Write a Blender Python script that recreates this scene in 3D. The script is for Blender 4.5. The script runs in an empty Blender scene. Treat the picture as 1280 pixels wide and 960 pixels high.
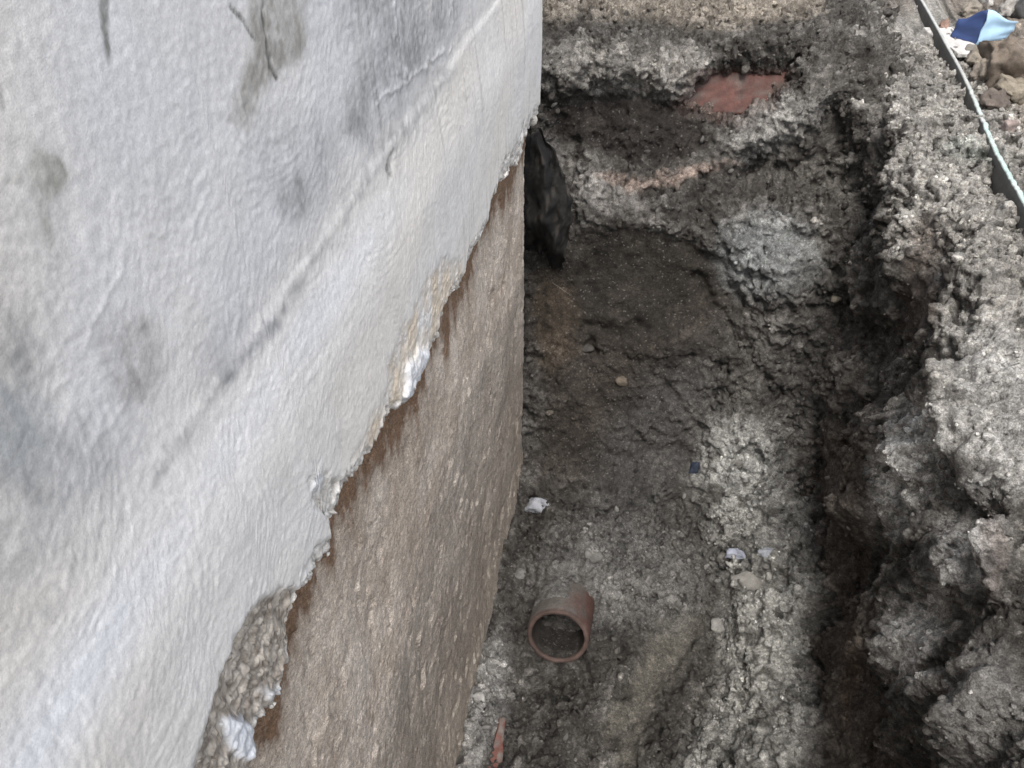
import bpy, math, random
import numpy as np
from mathutils import Matrix, Vector

random.seed(7)
rng = np.random.default_rng(7)
scene = bpy.context.scene
C = scene.collection

# ------------------------------------------------------------------ camera
F, CX, CY = 960.0, 640.0, 480.0           # pinhole in the photograph's 1280x960 pixels
d_ = np.array([920.0 - CX, CY + 405.0, -F]); d_ /= np.linalg.norm(d_)      # along the wall
u_ = np.array([0.0, F, CY + 405.0]); u_ /= np.linalg.norm(u_)              # straight up
x_ = np.cross(d_, u_)                                                      # away from the wall
ROT = np.array([x_, d_, u_])
CAM = np.array([0.0, 0.0, 2.0])
cam = bpy.data.cameras.new("camera"); cam_o = bpy.data.objects.new("camera", cam); C.objects.link(cam_o)
cam.sensor_width = 36.0; cam.lens = 36.0 * F / 1280.0
cam.clip_start = 0.01; cam.clip_end = 500.0
M4 = Matrix(ROT.tolist()).to_4x4(); M4.translation = Vector(CAM)
cam_o.matrix_world = M4
scene.camera = cam_o

# ------------------------------------------------------------------ light
SUN_EL, SUN_AZ = math.radians(64), math.radians(176)   # azimuth clockwise from +Y
world = bpy.data.worlds.new("World"); scene.world = world; world.use_nodes = True
wn = world.node_tree
sky = wn.nodes.new("ShaderNodeTexSky"); sky.sky_type = 'NISHITA'; sky.sun_disc = False
sky.sun_elevation = SUN_EL; sky.sun_rotation = SUN_AZ
sky.air_density = 1.0; sky.dust_density = 4.0; sky.ozone_density = 1.0
bg = wn.nodes["Background"]; bg.inputs["Strength"].default_value = 0.15
hs = wn.nodes.new("ShaderNodeHueSaturation"); hs.inputs["Saturation"].default_value = 0.35   # overcast: grey cloud
wn.links.new(sky.outputs[0], hs.inputs["Color"]); wn.links.new(hs.outputs[0], bg.inputs["Color"])
sun = bpy.data.lights.new("sun", 'SUN'); sun.energy = 1.5; sun.angle = math.radians(22); sun.color = (1.0, 0.96, 0.9)
sun_o = bpy.data.objects.new("sun", sun); C.objects.link(sun_o)
sd = Vector((math.sin(SUN_AZ) * math.cos(SUN_EL), math.cos(SUN_AZ) * math.cos(SUN_EL), math.sin(SUN_EL)))
sun_o.rotation_euler = sd.to_track_quat('Z', 'Y').to_euler(); sun_o.location = (4, -4, 9)
scene.view_settings.view_transform = 'Standard'; scene.view_settings.look = 'None'
scene.view_settings.exposure = 0.88; scene.view_settings.gamma = 1.0
scene.view_settings.use_curve_mapping = False

# ------------------------------------------------------------------ maths helpers
def at(px, py, axis, val):
    """point of the place seen at photo pixel (px,py), on the plane axis = val"""
    r = ROT @ np.array([px - CX, CY - py, -F])
    return CAM + r * ((val - CAM[axis]) / r[axis])

def project(P):
    q = (P - CAM) @ ROT
    w = np.where(q[:, 2] < -0.02, -q[:, 2], np.nan)
    return CX + F * q[:, 0] / w, CY - F * q[:, 1] / w, w

_G = rng.normal(size=(256, 3)).astype(np.float32); _G /= np.linalg.norm(_G, axis=1, keepdims=True); _G *= 1.5
def _hash(x, y, z):
    h = (x.astype(np.uint32) * np.uint32(73856093)) ^ (y.astype(np.uint32) * np.uint32(19349663)) ^ (z.astype(np.uint32) * np.uint32(83492791))
    h ^= h >> np.uint32(13); h *= np.uint32(0x5bd1e995); h ^= h >> np.uint32(15)
    return h

def perlin(P, scale=1.0, seed=0.0):
    """gradient noise, scale = cell size in metres (number or 3 numbers); about -1..1"""
    q = (np.asarray(P, np.float32) / np.asarray(scale, np.float32)) + np.float32(seed * 17.31 + 531.7)
    i = np.floor(q).astype(np.int64); f = (q - i).astype(np.float32)
    w = f * f * f * (f * (f * 6 - 15) + 10)
    out = 0
    for dx in (0, 1):
        wx = w[:, 0] if dx else 1 - w[:, 0]
        for dy in (0, 1):
            wy = wx * (w[:, 1] if dy else 1 - w[:, 1])
            for dz in (0, 1):
                g = _G[_hash(i[:, 0] + dx, i[:, 1] + dy, i[:, 2] + dz) & np.uint32(255)]
                n = g[:, 0] * (f[:, 0] - dx) + g[:, 1] * (f[:, 1] - dy) + g[:, 2] * (f[:, 2] - dz)
                out = out + n * wy * (w[:, 2] if dz else 1 - w[:, 2])
    return out

def fbm(P, scale, octv=3, seed=0.0, gain=0.5):
    s = np.asarray(scale, np.float32); a = 1.0; o = 0
    for k in range(octv):
        o = o + a * perlin(P, s, seed + k * 1.7); s = s / 2.03; a *= gain
    return o

def ridged(P, scale, octv=3, seed=0.0):
    s = np.asarray(scale, np.float32); a = 1.0; o = 0
    for k in range(octv):
        o = o + a * (1 - 2 * np.abs(perlin(P, s, seed + k * 2.3))); s = s / 2.1; a *= 0.5
    return o

def worley(P, scale, seed=0.0):
    q = (np.asarray(P, np.float32) / np.asarray(scale, np.float32)) + np.float32(seed * 9.17 + 301.3)
    i = np.floor(q).astype(np.int64); f = (q - i).astype(np.float32)
    best = np.full(len(q), 9.0, np.float32); idb = np.zeros(len(q), np.uint32)
    for dx in (-1, 0, 1):
        for dy in (-1, 0, 1):
            for dz in (-1, 0, 1):
                h = _hash(i[:, 0] + dx, i[:, 1] + dy, i[:, 2] + dz)
                jx = (h & np.uint32(1023)).astype(np.float32) / 1023; jy = ((h >> np.uint32(10)) & np.uint32(1023)).astype(np.float32) / 1023
                jz = ((h >> np.uint32(20)) & np.uint32(1023)).astype(np.float32) / 1023
                dd = (dx + jx - f[:, 0]) ** 2 + (dy + jy - f[:, 1]) ** 2 + (dz + jz - f[:, 2]) ** 2
                m = dd < best; best[m] = dd[m]; idb[m] = h[m]
    return np.sqrt(best), (idb & np.uint32(4095)).astype(np.float32) / 4095

def facets(P, scale, seed=0.0, tilt=1.0):
    """broken-clay relief: each cell is a tilted flat at its own height; about -0.7..0.7"""
    q = (np.asarray(P, np.float32) / np.asarray(scale, np.float32)) + np.float32(seed * 7.77 + 401.9)
    i = np.floor(q).astype(np.int64); f = (q - i).astype(np.float32)
    best = np.full(len(q), 9.0, np.float32); idb = np.zeros(len(q), np.uint32); off = np.zeros((len(q), 3), np.float32)
    for dx in (-1, 0, 1):
        for dy in (-1, 0, 1):
            for dz in (-1, 0, 1):
                h = _hash(i[:, 0] + dx, i[:, 1] + dy, i[:, 2] + dz)
                o = np.stack([dx + (h & np.uint32(1023)).astype(np.float32) / 1023 - f[:, 0], dy + ((h >> np.uint32(10)) & np.uint32(1023)).astype(np.float32) / 1023 - f[:, 1],
                              dz + ((h >> np.uint32(20)) & np.uint32(1023)).astype(np.float32) / 1023 - f[:, 2]], 1)
                dd = (o * o).sum(1); m = dd < best; best[m] = dd[m]; idb[m] = h[m]; off[m] = o[m]
    g = _G[(idb >> np.uint32(5)) & np.uint32(255)] / 1.5
    idf = (idb & np.uint32(4095)).astype(np.float32) / 4095
    return tilt * (g * off).sum(1) + 0.7 * (idf - 0.5) - 0.25 * best, idf

def smooth(a, b, x):
    t = np.clip((x - a) / (b - a), 0, 1); return t * t * (3 - 2 * t)

def mix(a, b, t):
    t = np.asarray(t)
    if t.ndim == 1: t = t[:, None]
    return np.asarray(a) * (1 - t) + np.asarray(b) * t

def blob(px, py, cx, cy, rx, ry, ang=0, edge=0.45):
    """1 inside a soft ellipse, 0 outside"""
    a = math.radians(ang); dx, dy = px - cx, py - cy
    ux = (dx * math.cos(a) + dy * math.sin(a)) / rx; uy = (-dx * math.sin(a) + dy * math.cos(a)) / ry
    r = np.sqrt(ux * ux + uy * uy); r = np.where(np.isfinite(r), r, 9)
    return 1 - smooth(1 - edge, 1 + edge, r)

def poly(px, py, pts, soft=6.0):
    """1 inside a polygon, soft edge"""
    px = np.where(np.isfinite(px), px, -9e3); py = np.where(np.isfinite(py), py, -9e3)
    ins = np.zeros(len(px), bool); dm = np.full(len(px), 1e9)
    n = len(pts)
    for k in range(n):
        x0, y0 = pts[k]; x1, y1 = pts[(k + 1) % n]
        ex, ey = x1 - x0, y1 - y0
        t = np.clip(((px - x0) * ex + (py - y0) * ey) / (ex * ex + ey * ey), 0, 1)
        dm = np.minimum(dm, (px - x0 - t * ex) ** 2 + (py - y0 - t * ey) ** 2)
        c = (y0 > py) != (y1 > py)
        if ey != 0: ins ^= c & (px < x0 + (py - y0) / ey * ex)
    sdist = np.sqrt(dm) * np.where(ins, 1, -1)
    return smooth(-soft, soft, sdist)

def line(px, py, pts, w):
    """1 on a polyline, falling off over w pixels"""
    px = np.where(np.isfinite(px), px, -9e3); py = np.where(np.isfinite(py), py, -9e3)
    dm = np.full(len(px), 1e9)
    for (x0, y0), (x1, y1) in zip(pts[:-1], pts[1:]):
        ex, ey = x1 - x0, y1 - y0
        t = np.clip(((px - x0) * ex + (py - y0) * ey) / (ex * ex + ey * ey), 0, 1)
        dm = np.minimum(dm, (px - x0 - t * ex) ** 2 + (py - y0 - t * ey) ** 2)
    return np.exp(-dm / (w * w))

def grid_mesh(name, P, nr, nc, col, mat, parent=None, flip=False, base=(0, 0, 0)):
    """P (nr*nc,3) rows by columns -> one mesh with a colour attribute"""
    me = bpy.data.meshes.new(name)
    idx = np.arange(nr * nc).reshape(nr, nc)
    a, b, c, d = idx[:-1, :-1].ravel(), idx[:-1, 1:].ravel(), idx[1:, 1:].ravel(), idx[1:, :-1].ravel()
    q = np.stack([a, d, c, b] if flip else [a, b, c, d], 1).astype(np.int32)
    me.vertices.add(len(P)); me.vertices.foreach_set("co", (P - np.asarray(base)).astype(np.float32).ravel())
    me.loops.add(q.size); me.loops.foreach_set("vertex_index", q.ravel())
    me.polygons.add(len(q)); me.polygons.foreach_set("loop_start", np.arange(0, q.size, 4, dtype=np.int32))
    me.polygons.foreach_set("loop_total", np.full(len(q), 4, np.int32))
    me.polygons.foreach_set("use_smooth", np.ones(len(q), bool))
    me.update(calc_edges=True)
    set_col(me, col)
    me.materials.append(mat)
    o = bpy.data.objects.new(name, me); C.objects.link(o)
    if parent: o.parent = parent
    return o

def set_col(me, col):
    col = np.clip(np.broadcast_to(np.asarray(col, np.float32), (len(me.vertices), 3)), 0, 1)
    at_ = me.color_attributes.new("tone", 'FLOAT_COLOR', 'POINT')
    at_.data.foreach_set("color", np.concatenate([col, np.ones((len(col), 1))], 1).astype(np.float32).ravel())

def mesh(name, V, Fc, col, mat, parent=None, smooth_=False):
    me = bpy.data.meshes.new(name); me.from_pydata([tuple(map(float, v)) for v in V], [], [tuple(map(int, f)) for f in Fc]); me.update()
    if smooth_: me.polygons.foreach_set("use_smooth", np.ones(len(me.polygons), bool))
    set_col(me, col); me.materials.append(mat)
    o = bpy.data.objects.new(name, me); C.objects.link(o)
    if parent: o.parent = parent
    return o

def tag(o, label=None, cat=None, group=None, kind=None):
    if label: o["label"] = label
    if cat: o["category"] = cat
    if group: o["group"] = group
    if kind: o["kind"] = kind
    return o

def empty(name, loc, label, cat, group=None):
    o = bpy.data.objects.new(name, None); C.objects.link(o); o.location = [float(v) for v in loc]; o.empty_display_size = 0.05
    return tag(o, label, cat, group)

# ------------------------------------------------------------------ materials
def make_mat(name, rough, grains, bumps, spec=0.3, speck=None):
    """colour comes from the mesh's 'tone' attribute; grains = (cell scale, strength) colour grain; bumps = (scale, strength, distance)"""
    m = bpy.data.materials.new(name); m.use_nodes = True
    nt = m.node_tree; N = nt.nodes; L = nt.links
    b = N["Principled BSDF"]; b.inputs["Roughness"].default_value = rough; b.inputs["Specular IOR Level"].default_value = spec
    attr = N.new("ShaderNodeAttribute"); attr.attribute_name = "tone"
    tc = N.new("ShaderNodeTexCoord")
    colr = attr.outputs["Color"]
    for sc, st in grains:
        n = N.new("ShaderNodeTexNoise"); n.inputs["Scale"].default_value = sc; n.inputs["Detail"].default_value = 3; n.inputs["Roughness"].default_value = 0.65
        L.new(tc.outputs["Object"], n.inputs["Vector"])
        mr = N.new("ShaderNodeMapRange"); mr.inputs["From Min"].default_value = 0.3; mr.inputs["From Max"].default_value = 0.7
        mr.inputs["To Min"].default_value = 1 - st; mr.inputs["To Max"].default_value = 1 + st; mr.clamp = False
        L.new(n.outputs["Fac"], mr.inputs["Value"])
        vm = N.new("ShaderNodeVectorMath"); vm.operation = 'SCALE'; mr.clamp = True
        L.new(colr, vm.inputs[0]); L.new(mr.outputs[0], vm.inputs["Scale"]); colr = vm.outputs[0]
    if speck:
        sc, thr, c2, amt = speck
        v = N.new("ShaderNodeTexVoronoi"); v.inputs["Scale"].default_value = sc
        L.new(tc.outputs["Object"], v.inputs["Vector"])
        sepc = N.new("ShaderNodeSeparateColor"); L.new(v.outputs["Color"], sepc.inputs[0])
        mr = N.new("ShaderNodeMapRange"); mr.inputs["From Min"].default_value = thr; mr.inputs["From Max"].default_value = 1.0
        mr.inputs["To Min"].default_value = 0; mr.inputs["To Max"].default_value = amt
        L.new(sepc.outputs[0], mr.inputs["Value"])
        mx = N.new("ShaderNodeMix"); mx.data_type = 'RGBA'
        L.new(mr.outputs[0], mx.inputs["Factor"]); L.new(colr, mx.inputs["A"]); mx.inputs["B"].default_value = (*c2, 1); colr = mx.outputs["Result"]
    L.new(colr, b.inputs["Base Color"])
    prev = None
    for sc, st, di in bumps:
        n = N.new("ShaderNodeTexNoise"); n.inputs["Scale"].default_value = sc; n.inputs["Detail"].default_value = 4; n.inputs["Roughness"].default_value = 0.6
        L.new(tc.outputs["Object"], n.inputs["Vector"])
        bp = N.new("ShaderNodeBump"); bp.inputs["Strength"].default_value = st; bp.inputs["Distance"].default_value = di
        L.new(n.outputs["Fac"], bp.inputs["Height"])
        if prev: L.new(prev, bp.inputs["Normal"])
        prev = bp.outputs[0]
    if prev: L.new(prev, b.inputs["Normal"])
    return m

M_SOIL = make_mat("damp_clay_soil", 0.85, [(60, 0.35), (170, 0.45), (420, 0.45)], [(150, 0.9, 0.008), (480, 0.9, 0.004)], 0.35, (230, 0.95, (0.42, 0.40, 0.37), 0.3))
M_PLASTER = make_mat("cement_render", 0.9, [(30, 0.06), (160, 0.07), (600, 0.10)], [(200, 0.2, 0.0012), (900, 0.3, 0.0008)], 0.2)
M_MASON = make_mat("bare_masonry", 0.9, [(90, 0.2), (260, 0.3), (700, 0.4)], [(200, 0.9, 0.004), (700, 0.7, 0.0015)], 0.15, (420, 0.95, (0.55, 0.5, 0.42), 0.25))
M_CLAY = make_mat("salt_glazed_clay", 0.7, [(80, 0.2), (400, 0.25)], [(300, 0.4, 0.001)], 0.3)
M_STONE = make_mat("stone", 0.85, [(60, 0.15), (350, 0.25)], [(180, 0.6, 0.004), (600, 0.5, 0.0015)], 0.25)
M_PLASTIC = make_mat("plastic", 0.62, [(30, 0.06)], [(60, 0.2, 0.002)], 0.4)
M_WOOD = make_mat("weathered_board", 0.8, [(70, 0.12), (400, 0.2)], [(300, 0.5, 0.001)], 0.25)

# soil tones (linear)
DRY = (0.36, 0.345, 0.32); MID = (0.125, 0.117, 0.106); DAMP = (0.034, 0.030, 0.026); BROWN = (0.095, 0.074, 0.058)

# ------------------------------------------------------------------ trench floor and end bank: one sheet
def polyline_samples(pts, step):
    pts = np.asarray(pts, float); out = []
    for a, b in zip(pts[:-1], pts[1:]):
        n = max(1, int(round(np.linalg.norm(b - a) / step)))
        out.append(a + (b - a) * (np.arange(n) / n)[:, None])
    out.append(pts[-1:]); return np.concatenate(out)

def soften(A, n):
    for _ in range(n):
        A[1:-1] = (A[:-2] + 2 * A[1:-1] + A[2:]) / 4
    return A

def grow(start, stop, first, k=1.35):
    out = []; v = start; s = first; sg = 1 if stop > start else -1
    while (stop - v) * sg > 0:
        s *= k; v += sg * s; out.append(v)
    return np.array(out)

def normals(P, nr, nc):
    G = P.reshape(nr, nc, 3)
    n = np.cross(np.gradient(G, axis=1), np.gradient(G, axis=0)).reshape(-1, 3)
    return n / (np.linalg.norm(n, axis=1, keepdims=True) + 1e-12)

def even_out(P, nr, nc, r0, r1, c0, c1, rounds=2, sm=2):
    """smooth a displaced grid lightly and respace its rows and columns to equal length, so steep places keep enough vertices"""
    G = P.reshape(nr, nc, 3).copy()
    for _ in range(sm):
        G[1:-1] = (G[:-2] + 2 * G[1:-1] + G[2:]) / 4; G[:, 1:-1] = (G[:, :-2] + 2 * G[:, 1:-1] + G[:, 2:]) / 4
    for _ in range(rounds):
        for ax0 in (0, 1):
            S = G[r0:r1, c0:c1] if ax0 == 0 else G[r0:r1, c0:c1].swapaxes(0, 1)
            seg = np.linalg.norm(np.diff(S, axis=0), axis=2)
            k = np.ones(31) / 31
            segs = np.apply_along_axis(lambda v: np.convolve(np.pad(v, 15, mode='edge'), k, 'valid'), 1, seg) if seg.shape[1] > 40 else seg
            segs = np.maximum(segs, 0.25 * segs.mean(0, keepdims=True))
            cum = np.concatenate([np.zeros((1, seg.shape[1])), np.cumsum(segs, 0)], 0)
            n = S.shape[0]; out = np.empty_like(S)
            for j in range(S.shape[1]):
                tgt = np.linspace(0, cum[-1, j], n)
                for q in range(3): out[:, j, q] = np.interp(tgt, cum[:, j], S[:, j, q])
            G[r0:r1, c0:c1] = out if ax0 == 0 else out.swapaxes(0, 1)
    return G.reshape(-1, 3)

RES = 0.0039
# bank profile read off the photograph's column x=780 as (row, distance Y)
prof = [at(780, py, 1, Y)[1:] for py, Y in ((640, 1.52), (560, 1.655), (450, 1.765), (350, 1.87), (290, 1.90), (250, 1.94), (200, 2.05), (130, 2.13), (85, 2.15), (35, 2.26), (0, 2.55))]
prof = [(0.42, 0.0), (0.9, 0.0), (1.12, 0.015), (1.26, 0.06)] + [tuple(p) for p in prof] + [(2.9, 1.275), (3.15, 1.28)]
row = soften(polyline_samples(prof, RES), 60)
back = grow(0.42, -8.5, 0.01); back = np.stack([back[::-1], np.zeros(len(back))], 1)
back = np.concatenate([[(back[0, 0] - 40, 1.28), (back[0, 0] - 0.6, 1.28)], back])
far = grow(3.15, 90, 0.02); far = np.stack([far, np.full(len(far), 1.28)], 1)
row = np.concatenate([back, row, far])
xs = np.arange(-0.50, 0.78, RES)
xs = np.concatenate([grow(-0.50, -60, 0.006)[::-1], xs, grow(0.78, 60, 0.006)])
nr, nc = len(row), len(xs)
P = np.empty((nr, nc, 3)); P[..., 0] = xs[None, :]; P[..., 1] = row[:, 0][:, None]; P[..., 2] = row[:, 1][:, None]
P = P.reshape(-1, 3)
P[:, 2] += (0.19 * smooth(0.34, 0.66, P[:, 0]) + 0.02) * smooth(0.3, 0.0, P[:, 2]) * (1 + 0.8 * perlin(P, 0.25, 19)) * (P[:, 1] > 0) * (np.abs(P[:, 0]) < 2) * smooth(-0.05, 0.3, P[:, 0])
# the end bank swings towards the viewer near the right bank
swing = smooth(0.15, 0.75, P[:, 0]) * smooth(0.05, 0.6, P[:, 2]) * smooth(0.9, 1.6, P[:, 1])
P[:, 1] -= 0.06 * swing
P[:, 2] -= 0.10 * smooth(0.45, 0.75, P[:, 0]) * smooth(1.1, 1.25, P[:, 2]) * smooth(1.9, 2.2, P[:, 1])
near = (np.abs(P[:, 0]) < 1.5) & (P[:, 1] > 0.2) & (P[:, 1] < 4)
nrm = normals(P, nr, nc)
px, py, _ = project(P)
wob = 9 * fbm(P, 0.05, 3, 3.0); wob2 = 9 * fbm(P, 0.05, 3, 8.0)
qx, qy = px + wob, py + wob2
D = np.zeros(len(P))
smoothm = np.zeros(len(P))
POLYS = {}
def feat(mask, h): 
    global D; D = D + mask * h
POLYS["recess"] = ([(672, 118), (740, 122), (800, 118), (862, 140), (885, 180), (850, 205), (780, 200), (690, 168)], 12); recess = poly(qx, qy, *POLYS["recess"])
feat(recess, -0.026)
POLYS["scoop"] = ([(672, 318), (740, 285), (800, 282), (868, 300), (908, 322), (918, 345), (890, 392), (820, 425), (740, 415), (672, 400)], 14); scoop = poly(qx, qy, *POLYS["scoop"])
feat(scoop, -0.018)
feat(poly(qx, qy, [(720, 215), (790, 224), (870, 205), (930, 190), (930, 212), (850, 238), (770, 250), (700, 235)], 9), 0.022)      # pinkish ledge
feat(poly(qx, qy, [(790, 250), (850, 260), (920, 300), (990, 330), (1015, 400), (960, 430), (900, 320), (850, 290)], 14), 0.024)   # grey ridge
feat(line(qx, qy, [(690, 48), (760, 30), (840, 42), (900, 44), (1000, 28)], 12), -0.035)     # shadowed step under the turf edge
feat(line(qx, qy, [(690, 22), (760, 8), (840, 22), (900, 28), (1000, 10)], 12), 0.02)
feat(blob(qx, qy, 730, 75, 60, 30), 0.03); feat(blob(qx, qy, 800, 75, 70, 26), 0.035)
feat(blob(qx, qy, 960, 155, 70, 26, -25), 0.045)
feat(blob(qx, qy, 1045, 190, 26, 60), -0.06)
feat(blob(qx, qy, 985, 215, 60, 30), -0.03)
feat(blob(qx, qy, 700, 225, 28, 70), -0.07)
for ln, w, h in (([(870, 350), (920, 420), (960, 480), (995, 540)], 5, -0.025), ([(820, 470), (860, 520), (890, 570)], 5, -0.02), ([(905, 330), (950, 350), (985, 345)], 4, -0.02),
                 ([(800, 240), (850, 232), (905, 214)], 5, -0.03), ([(850, 228), (900, 300), (945, 370)], 5, -0.02), ([(940, 200), (985, 208), (1030, 186)], 5, -0.025),
                 ([(655, 640), (720, 648), (800, 640), (860, 630)], 6, -0.015), ([(700, 560), (780, 575), (850, 560)], 6, -0.012)):
    feat(line(qx, qy, ln, w), h)
# floor: pale spoil heap along the right side, scraped groove, hollow below the pipe
POLYS["heap"] = ([(895, 520), (960, 520), (1000, 600), (1020, 720), (1010, 1100), (830, 1100), (860, 930), (905, 860), (925, 760), (890, 690), (868, 600)], 22); heap = poly(qx, qy, *POLYS["heap"])
feat(heap, 0.055)
POLYS["scrape"] = ([(820, 778), (885, 762), (890, 785), (845, 830), (800, 900), (760, 935), (745, 915), (790, 850)], 10); scrape = poly(qx, qy, *POLYS["scrape"])
POLYS["scrape2"] = ([(872, 800), (858, 835), (815, 885), (790, 960), (760, 960), (800, 890)], 7); scrape2 = poly(qx, qy, *POLYS["scrape2"])
feat(scrape, -0.022); feat(scrape2, -0.012)
feat(line(qx, qy, [(868, 800), (845, 830), (808, 872), (790, 900)], 4), -0.016)
feat(blob(qx, qy, 690, 845, 45, 26), -0.035)
feat(blob(qx, qy, 720, 690, 60, 44), 0.065)
pocket = poly(qx, qy, [(890, 78), (940, 68), (1000, 62), (992, 92), (960, 122), (932, 146), (886, 136), (862, 126)], 5)
feat(pocket, -0.11)
feat(blob(qx, qy, 610, 870, 22, 80, 15), 0.03)
feat(line(qx, qy, [(655, 840), (640, 890), (636, 960)], 6), -0.02)
for cx_, cy_, rx_, ry_, h in ((892, 706, 22, 12, -0.03), (938, 702, 30, 8, -0.035), (965, 735, 32, 11, -0.045), (945, 715, 40, 12, 0.02), (900, 660, 40, 30, 0.03), (975, 640, 30, 14, 0.03), (940, 590, 34, 26, 0.03),
                              (925, 885, 34, 20, -0.03), (880, 905, 22, 16, -0.02), (960, 830, 40, 50, 0.025), (865, 885, 14, 20, -0.02), (945, 918, 40, 8, -0.03), (900, 790, 40, 30, 0.015), (865, 585, 14, 26, -0.02),
                              (700, 480, 40, 30, 0.02), (770, 390, 60, 16, 0.02), (830, 430, 50, 20, 0.02), (735, 437, 12, 7, -0.03), (690, 640, 30, 14, 0.015)):
    feat(blob(qx, qy, cx_, cy_, rx_, ry_), h)
smoothm = np.maximum.reduce([scoop * 0.75, scrape, scrape2, recess * 0.25, poly(qx, qy, [(672, 320), (905, 325), (880, 470), (870, 600), (672, 600)], 30) * 0.7])
rough = 1 - 0.85 * smoothm
wp = np.stack([perlin(P, 0.03, 1), perlin(P, 0.03, 2), perlin(P, 0.03, 4)], 1) + 0.4 * np.stack([perlin(P, 0.01, 5), perlin(P, 0.01, 6), perlin(P, 0.01, 7)], 1)
w1, _ = facets(P + 0.010 * wp, np.array([0.045, 0.045, 0.036]), 1)
w0, _ = facets(P + 0.025 * wp, np.array([0.11, 0.11, 0.08]), 3)
clodm = smooth(-0.3, 0.5, fbm(P, 0.12, 2, 11.0))
D += 0.020 * fbm(P, 0.20, 2, 5.0) + rough * (0.022 * w0 * (0.35 + clodm) + 0.006 * ridged(P, 0.075, 2, 6.0) + 0.022 * w1 * (0.35 + clodm))
flo = smooth(0.8, 0.97, nrm[:, 2]) * (P[:, 2] < 0.5)
D += flo * rough * (0.014 * heap * perlin(P, np.array([0.035, 0.20, 0.1]), 57.0) + 0.022 * w1 + 0.030 * w0 * heap - 0.012 * smooth(0.15, 0.6, fbm(P, 0.035, 2, 18.0)))
D -= 0.055 * np.exp(-((P[:, 0] + 0.085) / 0.075) ** 2 - ((P[:, 1] - 0.99) / 0.055) ** 2) * (P[:, 2] < 0.3)
D += 0.115 * np.exp(-((P[:, 0] + 0.10) / 0.19) ** 2 - ((P[:, 1] - 1.29) / 0.135) ** 2) * (nrm[:, 2] > 0.5)       # soil packed over the pipe
farw = np.where(near, 1, 0.5)
P = P + nrm * (D * farw)[:, None]
rr = np.nonzero((row[:, 0] > 0.42) & (row[:, 0] < 3.1))[0]; cc_ = np.nonzero((xs > -0.5) & (xs < 0.78))[0]
P = even_out(P, nr, nc, rr[0], rr[-1] + 1, cc_[0], cc_[-1] + 1)
nrm = normals(P, nr, nc); px, py, _ = project(P)
qx = px + 9 * fbm(P, 0.05, 3, 3.0); qy = py + 9 * fbm(P, 0.05, 3, 8.0)
pocket2 = poly(qx, qy, [(872, 72), (940, 60), (1000, 60), (990, 100), (965, 135), (930, 160), (880, 150), (845, 135)], 10)
recess, scoop, heap, scrape, scrape2 = (poly(qx, qy, *POLYS[k]) for k in ("recess", "scoop", "heap", "scrape", "scrape2"))
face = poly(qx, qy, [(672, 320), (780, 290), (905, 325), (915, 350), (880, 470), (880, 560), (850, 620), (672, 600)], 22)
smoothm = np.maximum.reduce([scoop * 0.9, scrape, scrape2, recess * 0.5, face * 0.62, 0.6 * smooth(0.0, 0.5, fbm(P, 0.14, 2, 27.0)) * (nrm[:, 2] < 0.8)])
rough = 1 - 0.85 * smoothm
wp = np.stack([perlin(P, 0.03, 1), perlin(P, 0.03, 2), perlin(P, 0.03, 4)], 1) + 0.4 * np.stack([perlin(P, 0.01, 5), perlin(P, 0.01, 6), perlin(P, 0.01, 7)], 1)
_, id1 = facets(P + 0.010 * wp, np.array([0.045, 0.045, 0.036]), 1)
w2, id2 = facets(P + 0.006 * wp, 0.019, 2)
clodm = smooth(-0.3, 0.5, fbm(P, 0.12, 2, 11.0))
fine = fbm(P, 0.016, 3, 7.0, 0.6)
PA = P + nrm * (rough * (0.0105 * w2 + 0.0060 * fine) * (1 + 0.7 * smooth(0.7, 0.9, nrm[:, 2])) * np.where(near, 1, 0.5))[:, None]
# tones: what is dry, damp, brown or reddish
m = 0.42 + 0.42 * fbm(P, 0.11, 4, 21.0, 0.65) + 0.25 * (id1 - 0.5) * clodm + 0.40 * (id2 - 0.5)
col = mix(DAMP, MID, np.clip(m * 1.3, 0, 1)); col = mix(col, DRY, np.clip((m - 0.65) * 1.6, 0, 1))
def tint(mask, c, a=1.0):
    global col; g = (0.55 + 0.9 * np.clip(m, 0, 1.1))[:, None]; col = col * (1 - (mask * a)[:, None]) + np.asarray(c) * g * (mask * a)[:, None]
tint(poly(qx, qy, [(600, -60), (1040, -60), (1030, 14), (900, 32), (840, 26), (760, 14), (690, 30), (600, 30)], 14), (0.34, 0.30, 0.25), 0.85)   # trodden top soil
tint(poly(qx, qy, [(672, 60), (740, 50), (890, 60), (880, 112), (830, 118), (740, 105), (672, 100)], 16), (0.38, 0.36, 0.33), 0.8)
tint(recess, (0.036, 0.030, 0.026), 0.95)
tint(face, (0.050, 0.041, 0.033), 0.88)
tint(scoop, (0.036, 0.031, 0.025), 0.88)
tint(pocket2 * (py > 85), (0.14, 0.075, 0.06), 0.4)
tint(poly(qx, qy, [(740, 215), (800, 222), (900, 203), (930, 200), (850, 226), (780, 240)], 6), (0.38, 0.30, 0.255), 0.8)
tint(poly(qx, qy, [(680, 170), (740, 215), (800, 250), (850, 290), (790, 270), (720, 250)], 10), (0.38, 0.36, 0.335), 0.7)
tint(blob(qx, qy, 960, 320, 60, 50), (0.36, 0.375, 0.375), 0.75); tint(blob(qx, qy, 960, 160, 60, 30, -25), (0.36, 0.35, 0.33), 0.6)
tint(blob(qx, qy, 820, 550, 60, 120, 30), (0.12, 0.122, 0.125), 0.35)
tint(heap, (0.42, 0.415, 0.39), 0.7)
tint(blob(qx, qy, 950, 800, 50, 70), (0.62, 0.61, 0.57), 0.65)
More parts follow.
